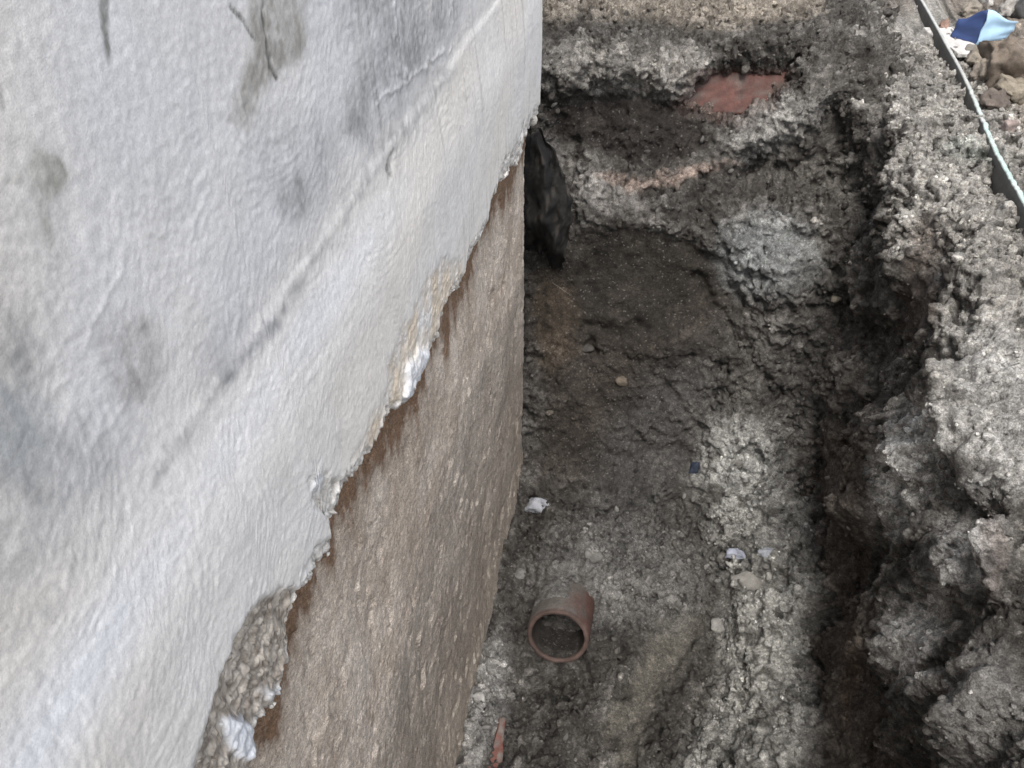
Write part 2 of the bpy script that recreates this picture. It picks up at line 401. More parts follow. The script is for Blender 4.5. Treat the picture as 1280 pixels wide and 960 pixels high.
tint(blob(qx, qy, 930, 580, 45, 50), (0.58, 0.58, 0.56), 0.6)
tint(heap * smooth(0.12, 0.4, fbm(P, 0.05, 3, 22.0, 0.6)), (0.10, 0.095, 0.085), 0.85)  # damp bits doubling as dark holes, the pits' shade put into the colour
tint(np.maximum(scrape, scrape2), (0.125, 0.116, 0.098), 0.9)
tint(blob(qx, qy, 605, 880, 25, 90, 12), (0.46, 0.45, 0.43), 0.7)
tint(blob(qx, qy, 690, 400, 30, 60), (0.10, 0.075, 0.052), 0.6)
tint(blob(qx, qy, 780, 720, 110, 70), (0.26, 0.255, 0.245), 0.5)
tint(blob(qx, qy, 1000, 470, 60, 130), (0.105, 0.1, 0.095), 0.5)
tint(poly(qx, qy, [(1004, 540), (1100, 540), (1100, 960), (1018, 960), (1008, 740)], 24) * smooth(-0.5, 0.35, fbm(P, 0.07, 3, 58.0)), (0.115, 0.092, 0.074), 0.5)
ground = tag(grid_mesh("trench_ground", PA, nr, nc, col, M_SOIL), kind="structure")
ground["label"] = "damp clay trench floor rising into the dug end bank"
A_px, A_py, A_w = project(PA)
A_P = PA; A_col = col

# ------------------------------------------------------------------ right bank: second sheet, runs along the trench
RB = 0.0029
ys = np.concatenate([np.arange(0.36, 1.25, 0.0025), np.arange(1.25, 2.45, 0.0039)])
ys = np.concatenate([grow(0.36, -30, 0.006)[::-1], ys, grow(2.45, 3.2, 0.006)])
stations = {  # Y: profile (X,z) from below the floor up the face, over the lip and onto the ground
    -30: [(0.58, -0.2), (0.60, 0.0), (0.63, 0.5), (0.62, 0.85), (0.57, 1.02), (0.64, 1.10), (0.80, 1.14), (1.1, 1.16)],
    0.50: [(0.56, -0.2), (0.58, 0.0), (0.60, 0.45), (0.58, 0.80), (0.57, 0.96), (0.63, 1.06), (0.80, 1.12), (1.1, 1.15)],
    0.90: [(0.57, -0.2), (0.59, 0.0), (0.62, 0.45), (0.60, 0.80), (0.555, 1.02), (0.62, 1.11), (0.80, 1.16), (1.1, 1.18)],
    1.25: [(0.56, -0.2), (0.58, 0.0), (0.62, 0.45), (0.61, 0.85), (0.535, 1.10), (0.60, 1.17), (0.80, 1.20), (1.1, 1.20)],
    1.70: [(0.54, -0.2), (0.56, 0.0), (0.57, 0.45), (0.56, 0.85), (0.505, 1.14), (0.57, 1.20), (0.80, 1.215), (1.1, 1.21)],
    2.20: [(0.52, -0.2), (0.53, 0.0), (0.54, 0.45), (0.52, 0.85), (0.475, 1.16), (0.54, 1.22), (0.80, 1.225), (1.1, 1.22)],
    3.20: [(0.52, -0.2), (0.52, 0.0), (0.52, 0.45), (0.50, 0.85), (0.46, 1.16), (0.53, 1.23), (0.80, 1.235), (1.1, 1.23)]}
base0 = np.asarray(stations[1.25]); seg = np.linalg.norm(np.diff(base0, axis=0), axis=1)
tt = np.concatenate([[0], np.cumsum(seg)]); tdense = np.arange(0, tt[-1], RB)
keys = sorted(stations)
prof_all = []
for k in keys:
    a = np.asarray(stations[k]); prof_all.append(soften(np.stack([np.interp(tdense, tt, a[:, 0]), np.interp(tdense, tt, a[:, 1])], 1), 140))
prof_all = np.asarray(prof_all)                                   # stations x samples x 2
out_x = grow(1.1, 60, 0.006); npf = len(tdense) + len(out_x)
Pb = np.empty((len(ys), npf, 3))
for s in range(2):
    for j in range(len(tdense)):
        Pb[:, j, 0 if s == 0 else 2] = np.interp(ys, keys, prof_all[:, j, s])
Pb[:, len(tdense):, 0] = out_x[None, :]; Pb[:, len(tdense):, 2] = Pb[:, len(tdense) - 1, 2][:, None]
Pb[..., 1] = ys[:, None]
nr, nc = len(ys), npf
P = Pb.reshape(-1, 3)
nrm = -normals(P, nr, nc)
if nrm[np.argmin(np.abs(P[:, 0] - 0.9) + np.abs(P[:, 1] - 1.5)), 2] < 0: nrm = -nrm
px, py, _ = project(P)
qx = px + 10 * fbm(P, 0.06, 3, 33.0); qy = py + 10 * fbm(P, 0.06, 3, 38.0)
D = np.zeros(len(P))
for cx_, cy_, rx_, ry_, an, h in (
        (1240, 540, 52, 85, 0, 0.075), (1195, 560, 14, 95, -8, -0.075), (1225, 648, 45, 22, 0, -0.085), (1265, 690, 16, 60, 0, 0.04),
        (1132, 585, 42, 85, 18, 0.095), (1190, 690, 42, 62, 0, 0.05), (1135, 790, 40, 62, 20, 0.06), (1182, 770, 18, 40, 20, -0.05), (1240, 700, 18, 60, 0, -0.05),
        (1190, 850, 40, 60, 0, 0.045), (1245, 890, 36, 90, 15, 0.05), (1155, 915, 24, 40, 0, 0.03), (1220, 830, 14, 50, 25, -0.05), (1120, 870, 18, 40, -20, -0.04),
        (1150, 345, 24, 80, 8, -0.060), (1085, 215, 20, 80, 8, -0.050), (1110, 330, 26, 60, 0, 0.030), (1060, 330, 20, 70, 0, -0.035), (1100, 430, 40, 34, 0, -0.055),
        (1060, 470, 26, 50, 0, 0.03), (1020, 300, 16, 60, 10, 0.025), (1060, 600, 26, 90, 5, 0.02), (1085, 690, 22, 50, 0, -0.03), (1065, 850, 16, 60, 0, 0.03), (1095, 860, 12, 90, 0, -0.06),
        (1025, 850, 14, 110, 0, -0.06), (1030, 640, 14, 90, 0, -0.04), (1225, 330, 40, 40, 0, 0.02), (1190, 300, 18, 34, 30, -0.03), (1200, 400, 30, 20, 40, -0.025), (1240, 420, 50, 40, 0, 0.025), (1215, 470, 40, 10, -30, -0.02),
        (1075, 45, 36, 18, 0, 0.02), (1062, 62, 22, 8, 0, -0.03), (1050, 82, 24, 14, 0, 0.03), (1080, 115, 16, 30, 0, 0.02), (1245, 235, 22, 20, 0, -0.03)):
    D += blob(qx, qy, cx_, cy_, rx_, ry_, an) * h * (1.15 if h > 0 else 0.62)
topness = smooth(0.45, 0.8, nrm[:, 2])
sm = np.maximum.reduce([blob(qx, qy, 1150, 350, 22, 75, 8), blob(qx, qy, 1085, 215, 18, 75, 8), blob(qx, qy, 1195, 560, 10, 90, -8)]) * 0.85
rough = 1 - sm
def wrp(P):
    return np.stack([perlin(P, 0.03, 41), perlin(P, 0.03, 42), perlin(P, 0.03, 43)], 1) + 0.4 * np.stack([perlin(P, 0.01, 35), perlin(P, 0.01, 36), perlin(P, 0.01, 37)], 1)
warp = wrp(P)
w1, _ = facets(P + 0.010 * warp, np.array([0.034, 0.034, 0.062]), 11)
w0, _ = facets(P + 0.025 * warp, np.array([0.08, 0.085, 0.19]), 13)
rough = rough * (0.40 + 0.60 * np.maximum(topness, smooth(-0.25, 0.3, fbm(P, np.array([0.1, 0.1, 0.2]), 2, 48.0))))
D += 0.035 * fbm(P, np.array([0.18, 0.22, 0.3]), 2, 45.0) * (1 - 0.6 * topness) + rough * (0.010 * ridged(P + 0.02 * warp, 0.08, 2, 46.0) * (1 - 0.6 * topness) + 0.032 * w0 * (1 - 0.45 * topness) + 0.015 * w1) + (1 - topness) * (0.022 * perlin(P + 0.02 * warp, np.array([0.055, 0.055, 0.30]), 55.0) + 0.012 * ridged(P + 0.015 * warp, np.array([0.035, 0.035, 0.20]), 2, 56.0))
D *= np.where((P[:, 1] > 0.0) & (P[:, 0] < 1.6), 1, 0.4)
P = P + nrm * D[:, None]
rr = np.nonzero((ys > 0.36) & (ys < 2.45))[0]
P = even_out(P, nr, nc, rr[0], rr[-1] + 1, 0, len(tdense))
nrm = -normals(P, nr, nc)
if nrm[np.argmin(np.abs(P[:, 0] - 0.9) + np.abs(P[:, 1] - 1.5)), 2] < 0: nrm = -nrm
px, py, _ = project(P)
qx = px + 10 * fbm(P, 0.06, 3, 33.0); qy = py + 10 * fbm(P, 0.06, 3, 38.0)
sm = np.maximum.reduce([blob(qx, qy, 1150, 350, 22, 75, 8), blob(qx, qy, 1085, 215, 18, 75, 8), blob(qx, qy, 1195, 560, 10, 90, -8)]) * 0.85
topness = smooth(0.45, 0.8, nrm[:, 2]); warp = wrp(P)
rough = (1 - sm) * (0.30 + 0.70 * np.maximum(topness * 0.8, smooth(-0.25, 0.35, fbm(P, np.array([0.1, 0.1, 0.2]), 2, 48.0))))
_, id1 = facets(P + 0.010 * warp, np.array([0.038, 0.038, 0.046]), 11)
w2, id2 = facets(P + 0.005 * warp, np.array([0.016, 0.016, 0.019]), 12)
fine = fbm(P, 0.013, 3, 47.0, 0.6)
PB = P + nrm * (rough * (0.0090 * w2 + 0.0055 * fine + 0.006 * perlin(P, np.array([0.02, 0.02, 0.12]), 49.0)) * np.where((P[:, 1] > 0.0) & (P[:, 0] < 1.6), 1, 0.4))[:, None]
m = 0.45 + 0.42 * fbm(P, 0.11, 4, 51.0, 0.65) + 0.3 * (id1 - 0.5) + 0.45 * (id2 - 0.5)
col = mix(DAMP, MID, np.clip(m * 1.1, 0, 1)); col = mix(col, DRY, np.clip((m - 0.7) * 1.5, 0, 1))
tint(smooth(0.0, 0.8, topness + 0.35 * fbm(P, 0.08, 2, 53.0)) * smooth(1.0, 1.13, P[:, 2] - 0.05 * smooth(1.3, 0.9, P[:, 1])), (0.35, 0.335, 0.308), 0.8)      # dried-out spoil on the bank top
tint(blob(qx, qy, 1240, 520, 60, 110), (0.44, 0.43, 0.41), 0.85)
tint(blob(qx, qy, 1132, 585, 40, 80, 18), (0.68, 0.67, 0.64), 0.95)  # this and the next two lumps: the light they catch painted into the tone
tint(blob(qx, qy, 1140, 790, 40, 60, 20), (0.58, 0.57, 0.55), 0.85)
tint(blob(qx, qy, 1200, 700, 40, 60), (0.50, 0.49, 0.47), 0.75)
tint(blob(qx, qy, 1230, 890, 60, 80), (0.22, 0.212, 0.20), 0.75)
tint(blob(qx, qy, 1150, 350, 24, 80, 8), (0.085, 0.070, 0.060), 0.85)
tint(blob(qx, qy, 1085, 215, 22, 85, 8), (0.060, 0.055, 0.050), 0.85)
tint(blob(qx, qy, 1240, 690, 16, 55), (0.10, 0.068, 0.058), 0.4)
tint(blob(qx, qy, 1062, 850, 13, 60, 5), (0.17, 0.115, 0.075), 0.6)
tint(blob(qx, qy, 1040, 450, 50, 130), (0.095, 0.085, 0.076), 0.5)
tint(blob(qx, qy, 1215, 190, 40, 14, 10), (0.28, 0.34, 0.31), 0.22)
tint(smooth(0.78, 0.84, P[:, 0]) * (P[:, 2] > 0.9), (0.22, 0.18, 0.145), 0.7)
tint(poly(qx, qy, [(1020, 15), (1140, -40), (1140, 12), (1060, 28)], 8), (0.16, 0.13, 0.105), 0.7)
tint(blob(qx, qy, 1075, 45, 34, 18), (0.42, 0.39, 0.34), 0.6)
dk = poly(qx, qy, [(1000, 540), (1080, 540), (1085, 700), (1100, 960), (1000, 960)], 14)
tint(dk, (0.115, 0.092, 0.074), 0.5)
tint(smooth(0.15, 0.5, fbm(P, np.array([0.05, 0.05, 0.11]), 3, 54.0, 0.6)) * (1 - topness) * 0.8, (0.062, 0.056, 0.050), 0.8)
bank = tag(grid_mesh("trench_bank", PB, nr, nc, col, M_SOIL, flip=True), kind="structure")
bank["label"] = "rough clay right bank with pale dried lumps, some painted as lit"
B_px, B_py, B_w = project(PB); B_col = col

def on_soil(px, py, rad=5.0, lift=0.0):
    """point of the soil surface seen at a photo pixel"""
    best = None
    for Q, x, y, w in ((A_P, A_px, A_py, A_w), (PB, B_px, B_py, B_w)):
        k = np.nonzero((np.abs(x - px) < rad) & (np.abs(y - py) < rad))[0]
        if len(k):
            j = k[np.argmin(w[k])]; near_ = k[w[k] < w[j] + 0.04]; p = Q[near_].mean(0)
            if best is None or w[j] < best[0]: best = (w[j], p)
    p = best[1].copy(); p[2] += lift; return p

# ------------------------------------------------------------------ house wall: render coat over bare masonry
XP, XB, YE = -0.290, -0.316, 1.615
wall = empty("house_wall", (-0.45, 0.8, 0.0), "grey rendered house wall whose broken lower edge exposes brown masonry", "wall")
WB = np.array(wall.location)
brk = [(316, 1010), (316, 960), (318, 925), (326, 893), (345, 878), (352, 855), (362, 820), (361, 780), (375, 735), (392, 702), (411, 682), (406, 662), (415, 640), (428, 606), (450, 576), (466, 545), (480, 517),
       (493, 510), (511, 492), (529, 452), (545, 420), (552, 386), (566, 362), (578, 355), (583, 330), (597, 302), (606, 288), (611, 258), (619, 236), (626, 224), (638, 206), (651, 199), (654, 178), (662, 156), (670, 146), (674, 132)]
BY, BZ = [], []
for p_ in brk:
    q_ = at(*p_, 0, XP); BY.append(q_[1]); BZ.append(q_[2])
BY, BZ = np.array(BY), np.array(BZ)
for k in range(1, len(BY)): BY[k] = max(BY[k], BY[k - 1] + 0.0015)
BY = np.concatenate([[-9, -0.1], BY, [YE + 0.02]]); BZ = np.concatenate([[1.33, 1.335], BZ, [BZ[-1] + 0.01]])

yy = [-0.05]
while yy[-1] < YE: yy.append(yy[-1] + 0.0014 + 0.0010 * max(0, yy[-1]))
yy[-1] = YE
yy = np.concatenate([grow(-0.05, -9, 0.002)[::-1], yy])
zrow = np.concatenate([np.linspace(0, 1, 350) * 0.62, 0.62 + grow(0.0, 2.6, 0.002)])      # height above the broken edge
ny, nz = len(yy), len(zrow)
jy = np.stack([np.zeros(ny), yy, np.zeros(ny)], 1)
zb = np.interp(yy, BY, BZ) - 0.008 * smooth(0.9, 0.3, yy) + 0.006 * fbm(jy, 0.03, 2, 61.0) + 0.0075 * fbm(jy, 0.009, 3, 62.0, 0.75)
P = np.empty((ny, nz, 3)); P[..., 0] = XP; P[..., 1] = yy[:, None]
hgt = np.broadcast_to(zrow[None, :], (ny, nz)).copy()
P[..., 2] = zb[:, None] * (1 - np.clip(zrow / 0.62, 0, 1))[None, :] + 1.95 * np.clip(zrow / 0.62, 0, 1)[None, :] + np.maximum(zrow - 0.62, 0)[None, :]
P = P.reshape(-1, 3); hgt = (P[:, 2].reshape(ny, nz) - zb[:, None]).ravel()
px, py, _ = project(P)
qx = px + 7 * fbm(P, 0.025, 3, 63.0); qy = py + 7 * fbm(P, 0.025, 3, 64.0)
Y, Z = P[:, 1], P[:, 2]
Dx = np.zeros(len(P))
# bell-cast ridge: the plinth below z=1.62 stands proud, its top a sloping fillet
rz = 1.624 + 0.004 * perlin(jy[np.repeat(np.arange(ny), nz)], 0.15, 66.0)
ra = 0.45 + 0.55 * smooth(0.2, 0.6, Y)
Dx += 0.010 * smooth(0.015, -0.13, Z - rz) - 0.006 + ra * (0.0024 * smooth(0.012, -0.006, Z - rz + 0.003 * fbm(P, 0.04, 3, 65.0)) - 0.0006 * np.exp(-((Z - rz - 0.004 + 0.003 * fbm(P, 0.04, 3, 65.0)) / 0.0035) ** 2) * (0.6 + fbm(P, 0.12, 2, 66.5)))
Dx += 0.002 * fbm(P, 0.16, 2, 67.0)
# trowel strokes: arcs laid over each other, each with its own centre, like a plasterer's sweeps
H = 0.25 * fbm(P, np.array([1, 0.05, 0.008]), 3, 68.0); 
vis = (Y > -0.1) & (Z < 2.05)
st_rng = np.random.default_rng(21)
for k in range(220):
    cy0, cz0 = st_rng.uniform(0.02, 1.6), st_rng.uniform(1.3, 1.98)
    if cy0 > 0.8 and st_rng.random() < 0.4: cy0 *= 0.5
    r0 = st_rng.uniform(0.05, 0.22); a0 = st_rng.uniform(0, 6.283)
    oy, oz = cy0 + r0 * math.cos(a0), cz0 + r0 * math.sin(a0)
    ln_, wd = st_rng.uniform(0.05, 0.14), st_rng.uniform(0.018, 0.045)
    sel = np.nonzero(vis & (np.abs(Y - cy0) < ln_ * 1.3) & (np.abs(Z - cz0) < ln_ * 1.3))[0]
    if not len(sel): continue
    dy, dz = Y[sel] - oy, Z[sel] - oz
    r = np.sqrt(dy * dy + dz * dz); th = np.arctan2(dz, dy) - (a0 + math.pi); th = (th + math.pi) % (2 * math.pi) - math.pi
    s_along, s_ac = th * r0 / ln_, (r - r0) / wd
    msk = (1 - smooth(0.55, 1.0, np.abs(s_along))) * (1 - smooth(0.7, 1.0, np.abs(s_ac)))
    q3 = np.stack([np.full(len(sel), k * 3.7), th * r0, r], 1)
    v = 0.9 * fbm(q3, np.array([1, 0.03, 0.0042]), 3, 70.0, 0.65) + 0.9 * smooth(0.75, 0.95, s_ac) * (s_ac < 1)
    H[sel] = H[sel] * (1 - msk * 0.9) + v * msk * 0.9
HB = np.zeros(len(P))
for k in range(70):
    cy0, cz0 = st_rng.uniform(0.02, 1.5) ** 1.2, st_rng.uniform(1.3, 1.95); r0 = st_rng.uniform(0.10, 0.30); a0 = st_rng.uniform(0, 6.283)
    oy, oz = cy0 + r0 * math.cos(a0), cz0 + r0 * math.sin(a0); ln_, wd = st_rng.uniform(0.08, 0.22), st_rng.uniform(0.035, 0.08)
    sel = np.nonzero(vis & (np.abs(Y - cy0) < ln_ * 1.3) & (np.abs(Z - cz0) < ln_ * 1.3))[0]
    if not len(sel): continue
    dy, dz = Y[sel] - oy, Z[sel] - oz; r_a = np.sqrt(dy * dy + dz * dz); th = (np.arctan2(dz, dy) - a0) % (2 * math.pi) - math.pi
    msk = (1 - smooth(0.5, 1.0, np.abs(th * r0 / ln_))) * (1 - smooth(0.6, 1.0, np.abs((r_a - r0) / wd)))
    HB[sel] = HB[sel] * (1 - msk) + msk * (fbm(np.stack([np.full(len(sel), k * 5.1), th * r0, r_a], 1), np.array([1, 0.12, 0.012]), 3, 83.0, 0.6) + st_rng.uniform(-0.4, 0.4))
Dx += 0.00022 * HB
smooth_top = 1 - 0.65 * poly(qx, qy, [(-200, -200), (420, -200), (330, 90), (200, 230), (-200, 260)], 60)
smooth_top = np.where(np.isfinite(px), smooth_top, 0.5)
Dx += 0.00044 * H * smooth_top + 0.0003 * fbm(P, 0.004, 2, 71.0) + 0.00025 * fbm(P, np.array([1, 0.016, 0.008]), 3, 72.0) * smooth_top
# scratches and drips
for ln, w, h in (([(338, -40), (340, 40), (352, 100)], 2.0, -0.0008), ([(498, -20), (505, 60), (511, 95)], 2.0, 0.0012), ([(560, -20), (571, 30)], 1.8, 0.001), ([(300, 10), (322, 45)], 1.5, -0.001),
                 ([(118, 445), (150, 370), (165, 330)], 3, 0.0005), ([(480, 128), (530, 88), (562, 62)], 2.2, 0.0012), ([(491, 190), (490, 220)], 2.5, -0.002), ([(280, 480), (300, 462)], 4, 0.0006), ([(125, 565), (160, 520), (190, 470)], 3, 0.0004)):
    Dx += line(qx, qy, ln, w) * h
# the edge: outer skin spalled off, rough aggregate showing
edge_w = 0.013 + 0.016 * (0.5 + fbm(jy, 0.05, 3, 73.0)); edge_w = np.repeat(np.clip(edge_w, 0.004, 0.045), nz)
sp_edge = 1 - smooth(0.6, 1.15, hgt / edge_w + 0.25 * fbm(P, 0.008, 2, 74.0))
spall = poly(qx, qy, [(345, 738), (378, 735), (364, 780), (366, 830), (350, 880), (320, 900), (318, 1010), (228, 1010), (250, 930), (272, 850), (285, 800), (318, 752)], 6)
cream = poly(qx, qy, [(545, 325), (572, 330), (580, 358), (556, 388), (545, 425), (528, 455), (505, 492), (482, 518), (450, 570), (436, 575), (470, 500), (492, 430), (520, 370)], 7)
spall2 = np.maximum.reduce([poly(qx, qy, [(622, 205), (640, 185), (652, 160), (668, 132), (676, 150), (660, 190), (645, 210), (626, 228)], 4), poly(qx, qy, [(380, 600), (398, 588), (420, 600), (410, 650), (384, 630)], 5), blob(qx, qy, 400, 690, 26, 12, -40)])
spm = np.maximum.reduce([sp_edge, spall, spall2 * 0.9, cream * 0.35])
paste = poly(qx, qy, [(283, 895), (305, 895), (318, 915), (318, 950), (300, 948), (284, 925)], 4)
paste = np.maximum.reduce([paste, poly(qx, qy, [(505, 452), (530, 430), (535, 450), (515, 490), (500, 500), (503, 470)], 4) * 0.85, blob(qx, qy, 391, 603, 8, 15, 20) * 0.8, blob(qx, qy, 345, 868, 14, 10) * 0.7])
agg, ida = worley(P, 0.0065, 31); agg2, idb_ = worley(P, 0.003, 32)
Dx += -0.0045 * spm + spm * (1 - 0.75 * paste) * (0.0012 * (0.5 - agg) + 0.0036 * fbm(P, 0.014, 5, 75.0, 0.66) - 0.0035 * np.exp(-(perlin(P, 0.016, 81.0) / 0.07) ** 2)) - 0.004 * spall
Dx += 0.006 * paste * (1 + 0.5 * fbm(P, 0.016, 3, 76.0))
Dx += -0.005 * np.exp(-hgt / 0.0035) 
P[:, 0] += Dx
# tones
t = fbm(P, 0.22, 3, 77.0); t2 = fbm(P, np.array([1, 0.03, 0.05]), 3, 78.0); streak = fbm(P, np.array([1, 0.012, 0.25]), 3, 79.0)
cool = np.array([0.765, 0.78, 0.81]); warm = np.array([0.80, 0.772, 0.728]); grey = np.array([0.36, 0.365, 0.372]); dark = np.array([0.27, 0.272, 0.262])
low = smooth(0.06, -0.05, Z - rz)
col = mix(cool, warm, np.clip(0.30 + 0.55 * low + 0.45 * t + 0.4 * smooth(150, 0, np.where(np.isfinite(px), px, 0)), 0, 1))
col = mix(col, cool * 1.05, np.exp(-((Z - rz + 0.055) / 0.035) ** 2) * np.clip(0.75 + t, 0, 1) * smooth(0.9, 0.5, Y))  # upward-tilted band below the ridge, its extra light painted into the colour
col = col * (1 + 0.014 * np.clip(HB, -1.5, 1.5) + 0.02 * np.clip(H, -1.5, 1.5))[:, None]
grain = np.clip(0.5 + 0.8 * t2, 0, 1); grain2 = np.clip(0.5 + 0.9 * fbm(P, np.array([1, 0.008, 0.012]), 3, 82.0, 0.65), 0, 1)
def stain_shade(mask, c, a):  # real stains, and the painted shade of the ridge crease
    global col
    k = np.clip(mask * a * (0.25 + 0.75 * grain + 0.75 * grain2 * (0.6 + streak)), 0, 1)[:, None]; col = col * (1 - k) + np.asarray(c) * k
stain_shade(poly(qx, qy, [(132, -60), (153, -60), (150, 30), (148, 82), (140, 60)], 3), dark, 0.9)
stain_shade(poly(qx, qy, [(318, -60), (398, -60), (386, 70), (366, 78), (340, 110), (318, 165), (296, 150), (302, 120), (322, 60)], 9), (0.38, 0.37, 0.345), 0.75)
stain_shade(poly(qx, qy, [(425, -60), (600, -60), (575, 40), (520, 115), (470, 190), (440, 165), (458, 60), (440, 50)], 20), grey, 0.75)
stain_shade(poly(qx, qy, [(22, 232), (50, 205), (60, 186), (86, 196), (102, 215), (88, 240), (74, 258), (80, 312), (70, 300), (62, 260), (52, 240)], 6), (0.33, 0.335, 0.29), 0.85)
stain_shade(blob(qx, qy, 20, 460, 46, 70), grey, 0.7); stain_shade(blob(qx, qy, 70, 580, 90, 60), grey, 0.55); stain_shade(blob(qx, qy, 178, 450, 36, 55), (0.38, 0.365, 0.36), 0.7)
stain_shade(blob(qx, qy, 30, 540, 50, 60), (0.42, 0.45, 0.47), 0.5); stain_shade(blob(qx, qy, 375, 250, 20, 26), grey, 0.7); stain_shade(blob(qx, qy, 385, 205, 50, 60), grey, 0.35)
stain_shade(blob(qx, qy, 20, 700, 80, 40, -35), grey, 0.35); stain_shade(blob(qx, qy, 300, 430, 60, 30, -50), (0.45, 0.46, 0.50), 0.4)
stain_shade(line(qx, qy, [(290, 470), (350, 395), (420, 290), (480, 200), (560, 92)], 9), grey, 0.6)  # ridge crease: shade at the change of plane drawn in grey
stain_shade(line(qx, qy, [(0, 845), (70, 762), (150, 650), (230, 560), (290, 470)], 10), grey, 0.4)  # the same crease shade painted on, fainter
stain_shade(line(qx, qy, [(338, -40), (340, 40), (352, 100)], 2.2), (0.16, 0.16, 0.15), 0.9); stain_shade(line(qx, qy, [(300, 8), (324, 48)], 2), (0.25, 0.25, 0.24), 0.8); stain_shade(line(qx, qy, [(2, 70), (18, 135)], 3), dark, 0.6)
stain_shade(line(qx, qy, [(491, 190), (490, 222)], 3), dark, 0.7)
stain_shade(smooth(0.25, 0.7, streak) * smooth(0.5, 1.2, Y), (0.45, 0.43, 0.40), 0.4)
stain_shade(smooth(0.2, 0.8, t) * (1 - low), (0.5, 0.5, 0.49), 0.35)
col = mix(col, np.array([0.66, 0.545, 0.40]), cream * 0.75 * np.clip(0.6 + 0.8 * t2, 0, 1))
agc = np.clip(0.4 + 0.3 * (ida - 0.5) + 0.75 * fbm(P, 0.011, 4, 75.0, 0.65), 0, 1)
col = mix(col, mix((0.22, 0.185, 0.15), (0.66, 0.60, 0.52), agc), np.clip(spall, 0, 1) * 0.95)
col = mix(col, mix((0.50, 0.47, 0.43), (0.84, 0.82, 0.78), agc), np.clip(np.maximum(sp_edge, spall2), 0, 1) * (1 - cream * 0.7) * (1 - spall) * 0.85)
col = mix(col, (0.74, 0.77, 0.82), paste * 0.9)
# broken underside: rows wrapping from the edge back onto the masonry, and the return at the wall's far end
G = P.reshape(ny, nz, 3); GC = col.reshape(ny, nz, 3)
under, ucol = [], []
for k, (fx, dz_) in enumerate(((1.0, 0.012), (0.85, 0.003), (0.6, -0.001), (0.3, -0.0015))):
    r = G[:, 0].copy(); r[:, 0] = XB - 0.006 + (G[:, 0, 0] - XB + 0.006) * (1 - fx); r[:, 2] += dz_ + 0.003 * fbm(r * 1.0 + k, 0.008, 2, 80.0 + k)
    under.append(r); ucol.append(np.broadcast_to((0.40, 0.35, 0.29), (ny, 3)))
G = np.concatenate([np.stack(under, 1), G], 1); GC = np.concatenate([np.stack(ucol, 1), GC], 1)
endr, endc = [], []
for dx_ in (-0.002, -0.010, -0.03, -0.4, -3.0):
    r = G[-1].copy(); r[:, 1] += 0.003 + 0.002 * fbm(r, 0.01, 2, 90.0); r[:, 0] = np.minimum(r[:, 0], XP) + dx_; endr.append(r); endc.append(np.broadcast_to((0.45, 0.43, 0.40), (len(r), 3)))
G = np.concatenate([G, np.stack(endr, 0)], 0); GC = np.concatenate([GC, np.stack(endc, 0)], 0)
coat = grid_mesh("render_coat", G.reshape(-1, 3), G.shape[0], G.shape[1], GC.reshape(-1, 3), M_PLASTER, wall, base=WB)

# crumbs of render still hanging on the broken lip
e_rng = np.random.default_rng(33); front = G[: ny, 4]; ok_ = np.nonzero((front[:, 1] > 0.15))[0]
nE = 520; pk = e_rng.choice(ok_, nE); EV, EF, EC = [], [], []
import bmesh
_b = bmesh.new(); bmesh.ops.create_icosphere(_b, subdivisions=2, radius=1.0); _b.verts.ensure_lookup_table()
_V = np.array([v.co[:] for v in _b.verts]); _F = np.array([[v.index for v in f.verts] for f in _b.faces]); _b.free()
for n_, k in enumerate(pk):
    s_ = float(np.clip(e_rng.lognormal(-5.75, 0.5), 0.0015, 0.009)) * (0.7 + 0.5 * front[k, 1]); v = _V.copy()
    for _ in range(6):
        nn = e_rng.normal(size=3); nn /= np.linalg.norm(nn); h_ = e_rng.uniform(0.4, 0.8); sd_ = v @ nn; m_ = sd_ > h_; v[m_] -= np.outer(sd_[m_] - h_, nn)
    EV.append(v * s_ * e_rng.uniform(0.6, 1.4, 3) + front[k] + np.array([e_rng.uniform(-0.016, 0.0015), 0, e_rng.uniform(-0.003, 0.012)])); EF.append(_F + n_ * len(_V))
    EC.append(np.repeat([np.array((0.70, 0.67, 0.62)) * e_rng.uniform(0.6, 1.2)], len(_V), 0))
EV = np.concatenate(EV); EF = np.concatenate(EF); o = mesh("edge_crumbs", EV - WB, EF, np.concatenate(EC), M_PLASTER, wall); o["kind"] = "stuff"

# bare masonry below (and behind) the coat
yb = [-0.05]
while yb[-1] < YE - 0.004: yb.append(yb[-1] + 0.0032 + 0.0008 * max(0, yb[-1]))
yb[-1] = YE - 0.004; yb = np.concatenate([grow(-0.05, -9, 0.004)[::-1], yb])
zz = np.concatenate([np.arange(-0.15, 1.45, 0.0045), 1.45 + grow(0, 2.6, 0.005)])
P = np.stack(np.broadcast_arrays(np.float64(XB), yb[:, None], zz[None, :]), -1).reshape(-1, 3).copy()
px, py, _ = project(P)
qx = px + 7 * fbm(P, 0.05, 3, 93.0); qy = py + 7 * fbm(P, 0.05, 3, 94.0)
lower = poly(qx, qy, [(652, 330), (612, 420), (572, 512), (548, 580), (528, 690), (505, 790), (480, 860), (462, 980), (700, 980), (700, 330)], 7)
lower = np.where(P[:, 1] < 0.35, smooth(0.95, 0.8, P[:, 2]), lower)
D = 0.005 * fbm(P, np.array([1, 0.15, 0.25]), 2, 95.0) + 0.0013 * fbm(P, np.array([1, 0.025, 0.05]), 3, 96.0) + 0.0013 * fbm(P, 0.007, 3, 97.0, 0.7)
